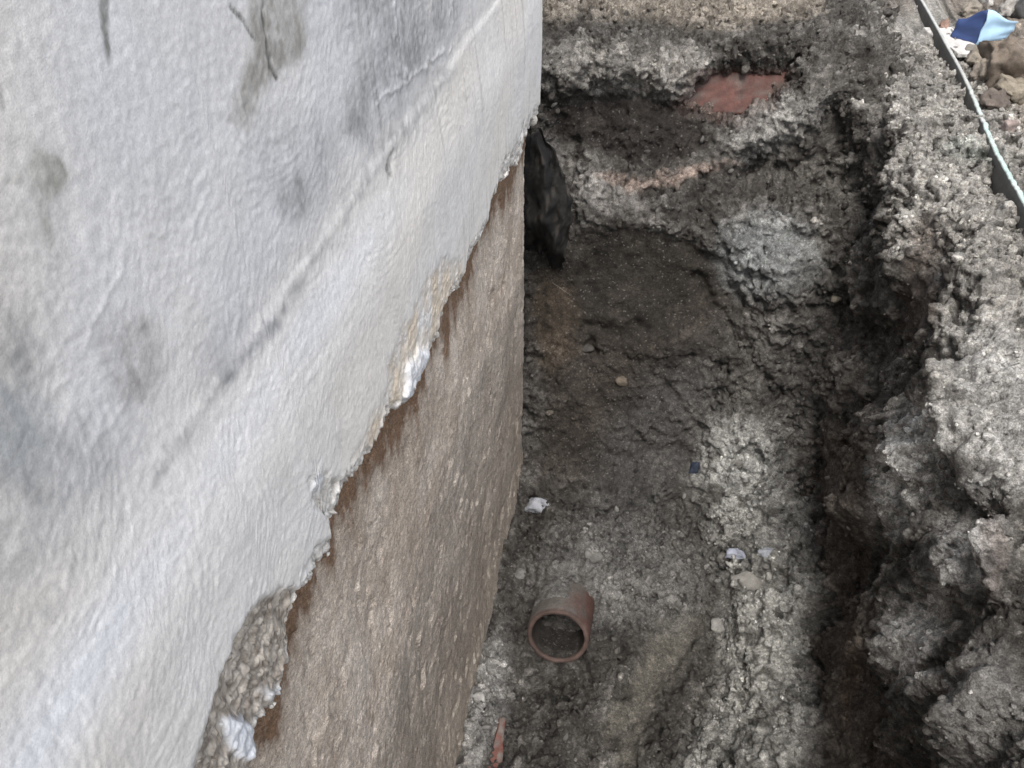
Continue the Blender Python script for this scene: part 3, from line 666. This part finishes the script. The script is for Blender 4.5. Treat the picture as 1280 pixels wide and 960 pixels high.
D += 0.006 * facets(P, np.array([1, 0.035, 0.05]), 44)[0] * smooth(-0.1, 0.5, fbm(P, 0.1, 2, 106.0)) + 0.004 * lower + 0.012 * smooth(0.25, 0.0, P[:, 2])
wm, idm = worley(P, np.array([1, 0.011, 0.016]), 41)
pit = smooth(0.2, 0.6, fbm(P, 0.07, 2, 98.0)); D += 0.003 * (0.5 - wm) * pit - 0.004 * smooth(0.35, 0.7, fbm(P, np.array([1, 0.03, 0.06]), 2, 99.0))
P[:, 0] += D - 0.006 * smooth(1.25, 1.38, P[:, 2])
t = fbm(P, 0.12, 3, 101.0); streak = fbm(P, np.array([1, 0.035, 0.16]), 3, 102.0); sp = fbm(P, 0.012, 3, 103.0)
col = mix((0.56, 0.47, 0.385), (0.78, 0.685, 0.585), np.clip(0.5 + 0.7 * t + 0.5 * sp, 0, 1))
col = mix(col, (0.42, 0.33, 0.26), smooth(0.0, 0.7, streak) * 0.45)
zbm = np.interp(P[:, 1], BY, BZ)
lip_stain_shade = np.clip(np.exp(-np.maximum(zbm - 0.085 - P[:, 2] - 0.05 * streak - 0.02 * sp, 0) / 0.022) * 1.1, 0, 1)  # brown soil stain, with the shade under the render lip painted in
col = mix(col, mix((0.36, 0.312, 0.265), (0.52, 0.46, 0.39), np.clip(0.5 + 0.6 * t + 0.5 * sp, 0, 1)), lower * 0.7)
col = mix(col, (0.22, 0.125, 0.07), lip_stain_shade * 0.88)
col = mix(col, (0.70, 0.64, 0.56), smooth(0.7, 1.05, fbm(P, np.array([1, 0.008, 0.010]), 2, 104.0)) * 0.08)
col = mix(col, (0.22, 0.175, 0.135), smooth(0.40, 0.85, fbm(P, np.array([1, 0.025, 0.05]), 3, 105.0)) * 0.45)
nyb, nzb = len(yb), len(zz)
G = P.reshape(nyb, nzb, 3); GC = col.reshape(nyb, nzb, 3)
r = [];
for dx_ in (-0.004, -0.02, -0.4, -3.0):
    e = G[-1].copy(); e[:, 1] = YE; e[:, 0] += dx_; r.append(e)
G = np.concatenate([G, np.stack(r, 0)], 0); GC = np.concatenate([GC, np.repeat(GC[-1:], 4, 0)], 0)
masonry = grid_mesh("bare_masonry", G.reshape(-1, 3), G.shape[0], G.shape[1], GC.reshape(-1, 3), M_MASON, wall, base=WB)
masonry["label"] = "brown bare masonry below the broken render"

# ------------------------------------------------------------------ builders for loose things
def ico(sub=2):
    import bmesh
    bm = bmesh.new(); bmesh.ops.create_icosphere(bm, subdivisions=sub, radius=1.0)
    bm.verts.ensure_lookup_table()
    V = np.array([v.co[:] for v in bm.verts]); Fc = [[v.index for v in f.verts] for f in bm.faces]; bm.free()
    return V, Fc
ICO = {s: ico(s) for s in (1, 2, 3, 4)}

def rock_verts(seed, dims, sub=3, cuts=7, rough_=0.08, spin=None):
    r_ = np.random.default_rng(seed); V, Fc = ICO[sub]; V = V.copy()
    for _ in range(cuts):                                   # knock flats off so it is angular
        n = r_.normal(size=3); n /= np.linalg.norm(n); h = r_.uniform(0.5, 0.85)
        s = V @ n; k = s > h; V[k] -= np.outer(s[k] - h, n)
    V *= 1 + rough_ * fbm(V + seed, 0.55, 5, 5.0, 0.6)[:, None]
    V *= np.asarray(dims) / 2
    a = r_.uniform(0, 6.28) if spin is None else spin; c, s = math.cos(a), math.sin(a)
    return V @ np.array([[c, -s, 0], [s, c, 0], [0, 0, 1]]).T, Fc

def rock_tone(V, seed, c, amt=0.35):
    return np.asarray(c) * (1 + amt * fbm(V + seed * 1.3, 0.02, 3, 9.0))[:, None]

def rock(name, loc, dims, c, label, cat="stone", group=None, seed=0, sub=3, tilt=0.0, cuts=7, rough_=0.08, spin=None):
    V, Fc = rock_verts(seed, dims, sub, cuts, rough_, spin)
    V = V + np.array([0, 0, dims[2] * 0.30])
    o = mesh(name, V, Fc, rock_tone(V, seed, c), M_STONE, None, True)
    o.location = [float(v) for v in loc]; o.rotation_euler = (tilt, tilt * 0.6, 0)
    return tag(o, label, cat, group)

def px_size(p, n):
    """metres that n photo pixels span at point p"""
    return n * float(-((p - CAM) @ ROT)[2]) / F

# ------------------------------------------------------------------ the clay drain pipe
mouth = at(697, 797, 2, 0.135)
RO = px_size(mouth, 39.5); RI = RO * 0.825
pipe = empty("clay_pipe", mouth, "old salt-glazed clay drain pipe with open mouth jutting from trench floor", "pipe")
el = math.radians(24)
ax = np.array([0, -math.cos(el), math.sin(el)]); side = np.array([1.0, 0, 0]); upv = np.cross(side, ax); upv = -upv if upv[2] < 0 else upv
L_ = 0.42; NS = 72
rings = [(-L_, RO), (-0.30, RO), (-0.2, RO), (-0.13, RO * 1.0), (-0.08, RO), (-0.04, RO * 1.005), (-0.012, RO * 1.0), (-0.004, RO * 0.985), (0.0, RO * 0.95), (0.0, RO * 0.86), (-0.004, RI * 1.015), (-0.012, RI), (-0.06, RI), (-0.15, RI), (-0.3, RI), (-L_, RI)]
V, cl = [], []
for k, (a, r) in enumerate(rings):
    for j in range(NS):
        th = 2 * math.pi * j / NS
        p = ax * a + (side * math.cos(th) + upv * math.sin(th)) * r
        V.append(p)
V = np.array(V); chip = fbm(V, 0.03, 3, 110.0)
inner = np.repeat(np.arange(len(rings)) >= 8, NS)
V += ax[None, :] * (0.0025 * chip * np.repeat([abs(a) < 0.013 for a, _ in rings], NS))[:, None] + 0.0008 * np.stack([fbm(V, 0.02, 2, 111.0)] * 3, 1)
n1 = fbm(V, 0.05, 3, 112.0); lx = V[:, 0] / RO
mud = np.clip(smooth(0.75, -0.05, lx + 0.9 * n1), 0, 1) * np.where(inner, 0.3, 0.9)
cl = mix((0.115, 0.062, 0.052), (0.145, 0.136, 0.124), mud); cl = cl * (1 + 0.3 * n1)[:, None]
rimk = np.repeat([-0.006 < a <= 0.0 and r > RI for a, r in rings], NS); cl[rimk] = np.array([0.082, 0.055, 0.047]) * (1 + 0.5 * n1[rimk])[:, None]
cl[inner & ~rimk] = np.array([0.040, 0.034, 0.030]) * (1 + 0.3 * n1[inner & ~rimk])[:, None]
Fc = [(k * NS + j, k * NS + (j + 1) % NS, (k + 1) * NS + (j + 1) % NS, (k + 1) * NS + j) for k in range(len(rings) - 1) for j in range(NS)]
mesh("barrel", V, Fc, cl, M_CLAY, pipe, True)
# silt lying in the pipe
V, Fc = [], []; na, nb = 22, 24
for i in range(na):
    a = -0.006 - 0.36 * (i / (na - 1)) ** 1.3
    for j in range(nb):
        s = -1 + 2 * j / (nb - 1)
        lvl = -0.74 * RI + 0.16 * RI * s * s
        half = math.sqrt(max(1e-6, RI * RI - lvl * lvl)) * 1.0
        V.append(ax * a + side * half * s + upv * (lvl + 0.05 * RI * math.sin(9 * s + 14 * a) * 0.6 - (0.25 * RI if i == 0 else 0)))
V = np.array(V); V += 0.002 * np.stack([fbm(V, 0.015, 2, 115.0)] * 3, 1)
Fc = [(i * nb + j, i * nb + j + 1, (i + 1) * nb + j + 1, (i + 1) * nb + j) for i in range(na - 1) for j in range(nb - 1)]
mesh("silt", V, Fc, np.array([0.036, 0.032, 0.028]) * (1 + 0.3 * fbm(V, 0.02, 2, 116.0))[:, None], M_SOIL, pipe, True)
# mud caked over the top of the barrel where it leaves the ground
V, Fc = [], []; na, nb = 40, 30
for i in range(na):
    a = -0.045 - 0.17 * i / (na - 1)
    for j in range(nb):
        th = math.radians(70 + 100 * j / (nb - 1)); e = min(i, j, nb - 1 - j, 6) / 6
        V.append(ax * a + (side * math.cos(th) + upv * math.sin(th)) * (RO + (-0.006 + 0.011 * e) ))
V = np.array(V); rad = V - np.outer(V @ ax, ax); rad /= np.linalg.norm(rad, axis=1, keepdims=True)
V += rad * (0.006 * fbm(V, 0.02, 3, 117.0, 0.7))[:, None]
Fc = [(i * nb + j, i * nb + j + 1, (i + 1) * nb + j + 1, (i + 1) * nb + j) for i in range(na - 1) for j in range(nb - 1)]
mesh("caked_mud", V, Fc, np.array([0.17, 0.165, 0.155]) * (1 + 0.4 * fbm(V, 0.015, 3, 118.0))[:, None], M_SOIL, pipe, True)

# ------------------------------------------------------------------ red brick in the end bank
def box_grid(dims, n, seed, rnd=0.004, amp=0.0015):
    import bmesh
    bm = bmesh.new(); bmesh.ops.create_cube(bm, size=1.0)
    for v in bm.verts: v.co = Vector((v.co.x * dims[0], v.co.y * dims[1], v.co.z * dims[2]))
    bmesh.ops.bevel(bm, geom=bm.edges[:], offset=rnd, segments=2, affect='EDGES', profile=0.6)
    bmesh.ops.subdivide_edges(bm, edges=[e for e in bm.edges if e.calc_length() > max(dims) / n], cuts=n, use_grid_fill=True)
    bm.verts.ensure_lookup_table()
    V = np.array([v.co[:] for v in bm.verts]); Fc = [[v.index for v in f.verts] for f in bm.faces]; bm.free()
    V += amp * np.stack([fbm(V + seed, 0.02, 2, s_) for s_ in (1.0, 2.0, 3.0)], 1)
    return V, Fc
bp = on_soil(925, 103)
V, Fc = box_grid((0.31, 0.19, 0.07), 12, 3.3, 0.006, 0.004)
V[:, 2] += 0.006 * fbm(V, 0.05, 3, 119.0)
b_o = mesh("brick", V, Fc, mix((0.095, 0.042, 0.034), (0.09, 0.072, 0.063), smooth(-0.2, 0.6, fbm(V, 0.05, 4, 120.0, 0.7))) * (1 + 0.4 * fbm(V, 0.012, 3, 120.5, 0.7))[:, None], M_CLAY, None, True)
bn = Vector((0.0, -0.72, 0.69)); b_o.rotation_euler = (math.radians(46), 0.0, math.radians(6))
b_o.location = Vector([float(v) for v in bp]) - bn * 0.014 + Vector((0.012, 0, 0))
tag(b_o, "red clay brick face bedded in the upper end bank", "brick")

# ------------------------------------------------------------------ edging board along the bank top
brd = empty("edging_board", (0.709, 2.2, 1.222), "long pale board on edge along the bank top with turquoise smears", "board")
ny_, nh = 420, 10
V, cl, Fc = [], [], []
ybd = np.linspace(0.95, 3.6, ny_)
jj = np.stack([np.zeros(ny_), ybd, np.zeros(ny_)], 1)
jag = 0.0025 * fbm(jj, 0.02, 3, 121.0, 0.7) * smooth(2.35, 1.9, ybd); wand = 0.003 * perlin(jj, 0.3, 122.0)
ring = [(-0.0045, -0.08), (-0.0045, -0.03), (-0.0045, 0.02), (-0.004, 0.034), (-0.002, 0.036), (0.004, 0.036), (0.0065, 0.033), (0.0065, -0.03), (0.0065, -0.08)]
for i in range(ny_):
    for k, (x, z) in enumerate(ring):
        thick = 1 + 0.3 * float(smooth(2.2, 1.8, ybd[i])) * (x > 0)
        zt = -0.026 * float(smooth(2.25, 1.75, ybd[i]))
        V.append((x * thick + wand[i] + (jag[i] * 0.6 if k in (5, 6) else 0), ybd[i] - 2.2, z + zt + (jag[i] if 3 <= k <= 6 else 0)))
V = np.array(V)
q = np.repeat(np.arange(ny_), len(ring)); tq = smooth(2.15, 1.85, ybd)[q] * np.clip(0.6 + fbm(V, 0.06, 2, 123.0), 0, 1)
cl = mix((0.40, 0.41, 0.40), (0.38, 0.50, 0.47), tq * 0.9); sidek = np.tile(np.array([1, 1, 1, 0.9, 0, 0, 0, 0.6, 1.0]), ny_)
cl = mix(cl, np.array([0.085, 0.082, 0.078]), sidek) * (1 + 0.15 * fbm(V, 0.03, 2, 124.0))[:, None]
nrg = len(ring)
Fc = [(i * nrg + k, i * nrg + (k + 1) % nrg, (i + 1) * nrg + (k + 1) % nrg, (i + 1) * nrg + k) for i in range(ny_ - 1) for k in range(nrg)]
mesh("plank", V, Fc, cl, M_WOOD, brd)

# ------------------------------------------------------------------ things beyond the board
def slab(name, loc, dims, c, label, cat, rot, mat, seed=1.0, amp=0.001, group=None):
    V, Fc = box_grid(dims, 5, seed, min(dims) * 0.2, amp)
    o = mesh(name, V, Fc, np.asarray(c) * (1 + 0.1 * fbm(V + seed, 0.04, 2, 130.0))[:, None], mat, None)
    o.location = [float(v) for v in loc]; o.rotation_euler = rot
    return tag(o, label, cat, group)
p = on_soil(1192, 52)
slab("plaster_slab", p + np.array([0, 0, 0.0]), (0.085, 0.20, 0.012), (0.52, 0.505, 0.485), "smooth whitish slab lying flat between board and blue sheet", "slab", (0.03, 0.02, 0.32), M_STONE, 1.0, 0.004)

p = at(1222, 48, 2, 1.25)
sheet = empty("folded_sheet", p, "dark and pale blue folded sheet standing among rubble beyond the board", "plastic sheet")
s1 = px_size(p, 1.0)
def panel(name, a, b, h0, h1, c, lab):
    a, b = np.array(a, float), np.array(b, float)
    n = np.cross(b - a, [0, 0, 1.0]); n /= np.linalg.norm(n); V = []; Fc = []; nu, nv = 10, 8
    for sgn in (0.0015, -0.0015):
        for i in range(nu):
            for j in range(nv):
                u, v = i / (nu - 1), j / (nv - 1); h = h0 + (h1 - h0) * u
                V.append(a + (b - a) * u + np.array([0, 0, h * v - 0.02]) + n * (sgn + 0.004 * math.sin(5 * u + 3 * v) + 0.003 * math.sin(11 * v - 4 * u)) + np.array([0, 0, 0.004 * math.sin(7 * u) * v]))
    k = nu * nv
    for i in range(nu - 1):
        for j in range(nv - 1):
            f_ = (i * nv + j, i * nv + j + 1, (i + 1) * nv + j + 1, (i + 1) * nv + j); Fc.append(f_); Fc.append(tuple(k + t_ for t_ in f_[::-1]))
    rim = [i * nv for i in range(nu)] + [(nu - 1) * nv + j for j in range(1, nv)] + [i * nv + nv - 1 for i in range(nu - 2, -1, -1)] + [j for j in range(nv - 2, 0, -1)]
    for a_, b_ in zip(rim, rim[1:] + rim[:1]): Fc.append((a_, b_, k + b_, k + a_))
    o = mesh(name, np.array(V), Fc, c, M_PLASTIC, sheet, True); o["label"] = lab
panel("panel", (0, 0, 0), (-0.055, 0.05, 0), 0.095, 0.05, (0.04, 0.07, 0.19), "dark blue panel")
panel("panel", (0, 0, 0), (0.11, 0.085, 0), 0.095, 0.045, (0.42, 0.62, 0.80), "pale blue panel")

rub = [  # px, py, w, d, h (in photo pixels), colour, label
    (1256, 88, 80, 70, 64, (0.20, 0.155, 0.115), "big brown rubble block leaning at the frame edge"),
    (1262, 118, 34, 36, 34, (0.30, 0.255, 0.19), "tan rounded stone below the big brown rubble block"),
    (1222, 78, 30, 30, 24, (0.36, 0.31, 0.245), "tan crumbly lump right of the white slab"),
    (1226, 98, 30, 28, 24, (0.33, 0.28, 0.225), "tan crumbly lump above the turquoise end of the board"),
    (1210, 62, 16, 16, 12, (0.24, 0.22, 0.19), "small grey lump on the corner of the white slab"),
    (1242, 130, 26, 30, 20, (0.13, 0.10, 0.08), "dark brown clod behind the turquoise end of the board"),
    (1232, 6, 22, 16, 16, (0.62, 0.60, 0.57), "small white stone behind the blue sheet"),
    (1256, 12, 26, 20, 22, (0.36, 0.34, 0.31), "grey stone behind the blue sheet, right of the white stone"),
    (1275, 20, 22, 26, 24, (0.06, 0.058, 0.058), "dark stone at the frame edge right of the blue sheet"),
    (1205, 8, 30, 20, 14, (0.30, 0.26, 0.21), "tan flat stone left of the white stone, behind the blue sheet"),
    (1180, 27, 26, 10, 8, (0.36, 0.22, 0.16), "reddish flat stone just right of the board's far end"),
    (1260, 160, 18, 22, 16, (0.38, 0.30, 0.27), "pinkish stone under the dark brown clod")]
for k, (x, y, w, dd, h, c, lab) in enumerate(rub):
    p = on_soil(x, y, 7); s = px_size(p, 1.0) * 1.25
    rock("rubble_stone", p - np.array([0, 0, 0.004]), (w * s, dd * s, h * s), np.asarray(c) * 0.62 + 0.035, lab, "stone", "rubble beyond the board", 200 + k, 4 if w > 25 else 3, 0.2, 9, 0.30)

# ------------------------------------------------------------------ stones and shards in the trench
named = [
    ("white_lump", 672, 630, 36, 26, 22, (0.34, 0.35, 0.38), "whitish blue lump of lime at the foot of the wall corner", "lump"),
    ("white_stone", 919, 687, 34, 16, 12, (0.36, 0.38, 0.45), "larger of two pale bluish stones on the spoil heap", "stone"),
    ("white_stone", 961, 688, 26, 14, 12, (0.38, 0.40, 0.44), "smaller of two pale bluish stones on the spoil heap", "stone"),
    ("blue_shard", 865, 583, 16, 14, 40, (0.045, 0.056, 0.085), "dark slate blue shard upright at the foot of end bank", "shard"),
    ("white_stone", 600, 872, 20, 18, 14, (0.44, 0.43, 0.41), "pale stone on the floor beside the wall foot, left of the pipe", "stone"),
    ("clay_clod", 905, 695, 22, 18, 16, (0.20, 0.19, 0.17), "grey clod just left of the larger pale bluish stone", "clod"),
    ("clay_clod", 945, 723, 60, 30, 18, (0.26, 0.25, 0.23), "broad flat grey clod below the two pale bluish stones", "clod"),
    ("clay_clod", 742, 692, 24, 20, 14, (0.17, 0.165, 0.155), "pale grey clod on the floor above the pipe, to its right", "clod"),
    ("clay_clod", 708, 283, 22, 16, 12, (0.19, 0.18, 0.165), "grey clod hanging at the scoop's top left rim", "clod"),
    ("clay_clod", 1044, 372, 16, 12, 9, (0.42, 0.38, 0.30), "small pale stone stuck in the dark right bank", "clod"),
    ("clay_clod", 735, 435, 18, 14, 10, (0.07, 0.065, 0.06), "dark clod in the middle of the end bank", "clod"),
    ("clay_clod", 778, 475, 18, 16, 14, (0.12, 0.10, 0.077), "tan clod in the lower end bank", "clod"),
    ("clay_clod", 898, 780, 28, 22, 14, (0.27, 0.262, 0.245), "pale clod on top of the spoil heap right of the scraped groove", "clod"),
    ("clay_clod", 650, 715, 16, 16, 12, (0.19, 0.185, 0.175), "small pale clod on the floor between wall and pipe", "clod")]
for k, (nm, x, y, w, dd, h, c, lab, cat) in enumerate(named):
    p = on_soil(x, y, 5); s = px_size(p, 1.0)
    rock(nm, p - np.array([0, 0, h * s * 0.42]), (w * s, dd * s, h * s), c, lab, cat, None, 300 + k, 4 if k < 4 else 3, 0.15, 5, 0.16, 0.2)

p = on_soil(622, 935, 5); s = px_size(p, 1.0)
V, Fc = box_grid((14 * s, 70 * s, 16 * s), 8, 8.8, 0.003, 0.004)
V[:, 0] *= 0.6 + 0.5 * smooth(0.5, -0.4, V[:, 1] / (70 * s)); 
o = mesh("tile_sliver", V, Fc, mix((0.16, 0.07, 0.056), (0.17, 0.155, 0.14), smooth(0.0, 0.5, fbm(V, 0.03, 4, 141.0))), M_CLAY, None, True)
o.location = [float(v) for v in p + np.array([0, 0, -0.004])]; o.rotation_euler = (0.12, 0.25, 0.09)
tag(o, "red terracotta sliver half buried along the foot of the wall", "tile shard")

# black sheet curled in the gap behind the wall corner
p0 = at(690, 250, 1, 1.74)
blk = empty("black_sheet", p0, "black plastic sheet curled in the gap behind the wall corner", "plastic sheet")
outl_r = [(674, 160), (694, 190), (708, 220), (716, 250), (716, 285), (708, 312), (702, 338)]
outl_l = [(655, 170), (652, 200), (652, 225), (652, 255), (652, 285), (656, 310), (664, 335)]
nu, nv = 26, 46; V = []
for sgn in (0, 1):
    for i in range(nv):
        f_ = i / (nv - 1) * (len(outl_r) - 1); k = min(int(f_), len(outl_r) - 2); fr = f_ - k
        R_ = np.array(outl_r[k]) * (1 - fr) + np.array(outl_r[k + 1]) * fr; L2 = np.array(outl_l[k]) * (1 - fr) + np.array(outl_l[k + 1]) * fr
        for j in range(nu):
            u = j / (nu - 1); pp = L2 * (1 - u) + R_ * u
            dep = 1.80 - 0.05 * math.sin(math.pi * min(1, u * 1.15)) - 0.02 * i / nv + 0.012 * math.sin(u * 17 + i * 0.13) * (0.3 + i / nv) + 0.16 * float(smooth(0.72, 1.0, i / (nv - 1) + 0.12 * math.sin(5 * u)))
            V.append(at(pp[0], pp[1], 1, dep + 0.003 * sgn) - p0)
V = np.array(V); V[:, 1] += 0.018 * np.tile(fbm(V[:nu * nv], np.array([0.022, 0.1, 0.09]), 4, 150.0), 2); V[:, 0] += 0.012 * np.tile(fbm(V[:nu * nv], np.array([0.2, 0.1, 0.05]), 3, 152.0), 2)
Fc = []; K = nu * nv
for i in range(nv - 1):
    for j in range(nu - 1):
        q = (i * nu + j, i * nu + j + 1, (i + 1) * nu + j + 1, (i + 1) * nu + j); Fc += [q[::-1], tuple(K + t_ for t_ in q)]
rim = [j for j in range(nu)] + [i * nu + nu - 1 for i in range(1, nv)] + [(nv - 1) * nu + j for j in range(nu - 2, -1, -1)] + [i * nu for i in range(nv - 2, 0, -1)]
for a_, b_ in zip(rim, rim[1:] + rim[:1]): Fc.append((a_, b_, K + b_, K + a_))
mesh("membrane", V, Fc, mix((0.020, 0.019, 0.018), (0.062, 0.055, 0.048), smooth(0.0, 0.8, fbm(V, np.array([0.012, 0.05, 0.09]), 4, 151.0, 0.65))), M_STONE, blk, True)

# twigs
def twig(pts, r, c, label):
    pts = np.array(pts); base = pts[0].copy(); pts = pts - base; V, Fc = [], []; ns = 6
    for i, p in enumerate(pts):
        t_ = pts[min(i + 1, len(pts) - 1)] - pts[max(i - 1, 0)]; t_ /= np.linalg.norm(t_)
        a = np.cross(t_, [0.3, 0.2, 1]); a /= np.linalg.norm(a); b = np.cross(t_, a)
        for j in range(ns):
            th = 2 * math.pi * j / ns; V.append(p + (a * math.cos(th) + b * math.sin(th)) * r * (1 - 0.5 * i / len(pts)))
    for i in range(len(pts) - 1):
        for j in range(ns): Fc.append((i * ns + j, i * ns + (j + 1) % ns, (i + 1) * ns + (j + 1) % ns, (i + 1) * ns + j))
    Fc += [tuple(range(ns - 1, -1, -1)), tuple((len(pts) - 1) * ns + j for j in range(ns))]
    o = mesh("root", V, Fc, c, M_WOOD, None, True); o.location = [float(v) for v in base]; return tag(o, label, "root")
a, b = on_soil(690, 353), on_soil(712, 368)
dv = (CAM - a) / np.linalg.norm(CAM - a)
twig([a + dv * 0.004, a * 0.6 + b * 0.4 + dv * 0.016, a * 0.3 + b * 0.7 + dv * 0.014, b + dv * 0.004], 0.0014, (0.17, 0.15, 0.125), "thin pale root across the scoop left of centre")

# ------------------------------------------------------------------ individual stones lying about, and the fine crumbs
def seen(Q, x, y, w):
    return np.nonzero((x > 5) & (x < 1275) & (y > 5) & (y < 955) & np.isfinite(w))[0]
allP = np.concatenate([A_P, PB]); soil_tone = np.concatenate([A_col, B_col]); ax_ = np.concatenate([A_px, B_px]); ay_ = np.concatenate([A_py, B_py]); aw_ = np.concatenate([A_w, B_w])
zb_ = np.full((240, 320), 9.0); ok = np.nonzero((ax_ > 0) & (ax_ < 1280) & (ay_ > 0) & (ay_ < 960))[0]
np.minimum.at(zb_, ((ay_[ok] / 4).astype(int), (ax_[ok] / 4).astype(int)), aw_[ok])
vis_ = ok[aw_[ok] < zb_[(ay_[ok] / 4).astype(int), (ax_[ok] / 4).astype(int)] + 0.03]
vis_ = vis_[~((ax_[vis_] < 650) & (ay_[vis_] < 600))]
vis_ = vis_[ax_[vis_] > 655 - np.maximum(0, ay_[vis_] - 600) * 0.236]
def scatter_weight(k):
    x, y = ax_[k], ay_[k]
    w = np.full(len(k), 0.25) + (y > 640) * (x < 1010) * 1.0 + (x > 1050) * (y < 330) * 0.8 + (y < 110) * (x < 1010) * 0.6
    w += blob(x, y, 940, 640, 60, 130) * 0.8 + blob(x, y, 1130, 590, 50, 90) * 0.6
    w *= 1 - 0.9 * poly(x, y, [(672, 310), (800, 280), (905, 320), (900, 400), (800, 430), (672, 400)], 10)
    w *= 1 - 0.9 * poly(x, y, [(820, 778), (890, 762), (890, 830), (800, 960), (745, 930), (790, 850)], 10)
    w *= 1 - 0.9 * poly(x, y, [(640, 690), (745, 690), (745, 850), (640, 850)], 6)
    return w
wt = scatter_weight(vis_); wt /= wt.sum()
zones = [("pebble-sized grey stone on the trench floor", "stones on the trench floor", lambda x, y: (y > 650) & (x < 1000)),
         ("pebble-sized clod clinging to the end bank", "clods on the end bank", lambda x, y: (y <= 640) & (x < 1000)),
         ("pebble-sized clod on the right bank", "clods on the right bank", lambda x, y: x >= 1010)]
protos = []
for k in range(8):
    V, Fc = rock_verts(500 + k, (1.0, 0.8, 0.62), 2, 6, 0.15); protos.append((V, Fc))
pm = {}
pr = np.random.default_rng(5)
for zi, (lab, grp, tst) in enumerate(zones):
    cand = vis_[tst(ax_[vis_], ay_[vis_])]; wv = scatter_weight(cand); wv /= wv.sum()
    pick = pr.choice(cand, 26 if zi == 0 else 18, replace=False, p=wv)
    for v_ in pick:
        k = int(pr.integers(8)); tone_i = int(pr.integers(3)); key = (k, tone_i)
        if key not in pm:
            V, Fc = protos[k]; c = ((0.11, 0.103, 0.094), (0.17, 0.162, 0.15), (0.26, 0.25, 0.235))[tone_i]
            o = mesh("clod", V, Fc, np.asarray(c) * (1 + 0.3 * fbm(V * 0.03, 0.01, 2, 160.0))[:, None], M_STONE, None, True); pm[key] = o.data
        else:
            o = bpy.data.objects.new("clod", pm[key]); C.objects.link(o)
        o.name = "stone" if zi == 0 else "clod"
        s = px_size(allP[v_], float(pr.uniform(8, 15)))
        o.location = [float(t_) for t_ in allP[v_]]; o.scale = (s, s, s * 0.85); o.location.z -= s * 0.15; o.rotation_euler = [float(t_) for t_ in pr.uniform(0, 6.28, 3)]
        tag(o, lab, "stone" if zi == 0 else "clod", grp)

NCR = 9000
pick = pr.choice(vis_, NCR, p=wt)
V1, F1 = ICO[1]; F1 = np.array(F1); nv1 = len(V1)
sz = np.array([px_size(allP[i], 1.0) for i in pick[:1]])[0] * np.clip(pr.lognormal(0.75, 0.45, NCR), 1.0, 6.0)
jit = pr.uniform(0.65, 1.3, (NCR, nv1, 1)); stretch = pr.uniform(0.6, 1.3, (NCR, 1, 3))
VV = V1[None] * jit * stretch * (sz * 0.5)[:, None, None] + allP[pick][:, None, :]
FF = (F1[None] + (np.arange(NCR) * nv1)[:, None, None]).reshape(-1, 3)
me = bpy.data.meshes.new("soil_crumbs"); VV = VV.reshape(-1, 3)
me.vertices.add(len(VV)); me.vertices.foreach_set("co", VV.astype(np.float32).ravel())
me.loops.add(FF.size); me.loops.foreach_set("vertex_index", FF.astype(np.int32).ravel())
me.polygons.add(len(FF)); me.polygons.foreach_set("loop_start", np.arange(0, FF.size, 3, dtype=np.int32)); me.polygons.foreach_set("loop_total", np.full(len(FF), 3, np.int32))
me.update(calc_edges=True)
set_col(me, np.repeat(soil_tone[pick] * np.clip(pr.normal(1.3, 0.5, NCR), 0.4, 3.0)[:, None], nv1, 0))
me.materials.append(M_SOIL)
o = bpy.data.objects.new("soil_crumbs", me); C.objects.link(o)
tag(o, "fine crumbs of clay and grit strewn over the trench", "soil crumbs", kind="stuff")

NL = 3200
pick = pr.choice(vis_, NL, p=wt)
V2, F2 = ICO[2]; F2 = np.array(F2); n2 = len(V2)
sz = px_size(allP[pick[0]], 1.0) * np.clip(pr.lognormal(1.75, 0.38, NL), 3.5, 15.0)
shp = np.stack([rock_verts(700 + k, (1, 1, 1), 2, 8, 0.22)[0] for k in range(24)])[pr.integers(0, 24, NL)]
VV = shp * pr.uniform(0.55, 1.2, (NL, 1, 3)) * sz[:, None, None]
an = pr.uniform(0, 6.28, NL); ca, sa = np.cos(an)[:, None], np.sin(an)[:, None]
VV = np.stack([VV[..., 0] * ca - VV[..., 1] * sa, VV[..., 0] * sa + VV[..., 1] * ca, VV[..., 2]], -1) + allP[pick][:, None, :]
FF = (F2[None] + (np.arange(NL) * n2)[:, None, None]).reshape(-1, 3); VV = VV.reshape(-1, 3)
me = bpy.data.meshes.new("soil_lumps")
me.vertices.add(len(VV)); me.vertices.foreach_set("co", VV.astype(np.float32).ravel())
me.loops.add(FF.size); me.loops.foreach_set("vertex_index", FF.astype(np.int32).ravel())
me.polygons.add(len(FF)); me.polygons.foreach_set("loop_start", np.arange(0, FF.size, 3, dtype=np.int32)); me.polygons.foreach_set("loop_total", np.full(len(FF), 3, np.int32))
me.update(calc_edges=True)
set_col(me, np.repeat(soil_tone[pick] * np.clip(pr.normal(1.15, 0.35, NL), 0.5, 2.2)[:, None], n2, 0))
me.materials.append(M_SOIL)
o = bpy.data.objects.new("soil_lumps", me); C.objects.link(o)
tag(o, "broken lumps of clay littering the trench floor and banks", "soil lumps", kind="stuff")
nt_ = sum(len(p_.vertices) - 2 for ob in C.objects if ob.type == 'MESH' for p_ in (ob.data.polygons if len(ob.data.polygons) < 60000 else [])) + sum(2 * len(ob.data.polygons) for ob in C.objects if ob.type == 'MESH' and len(ob.data.polygons) >= 60000)
print("TRIS", nt_)
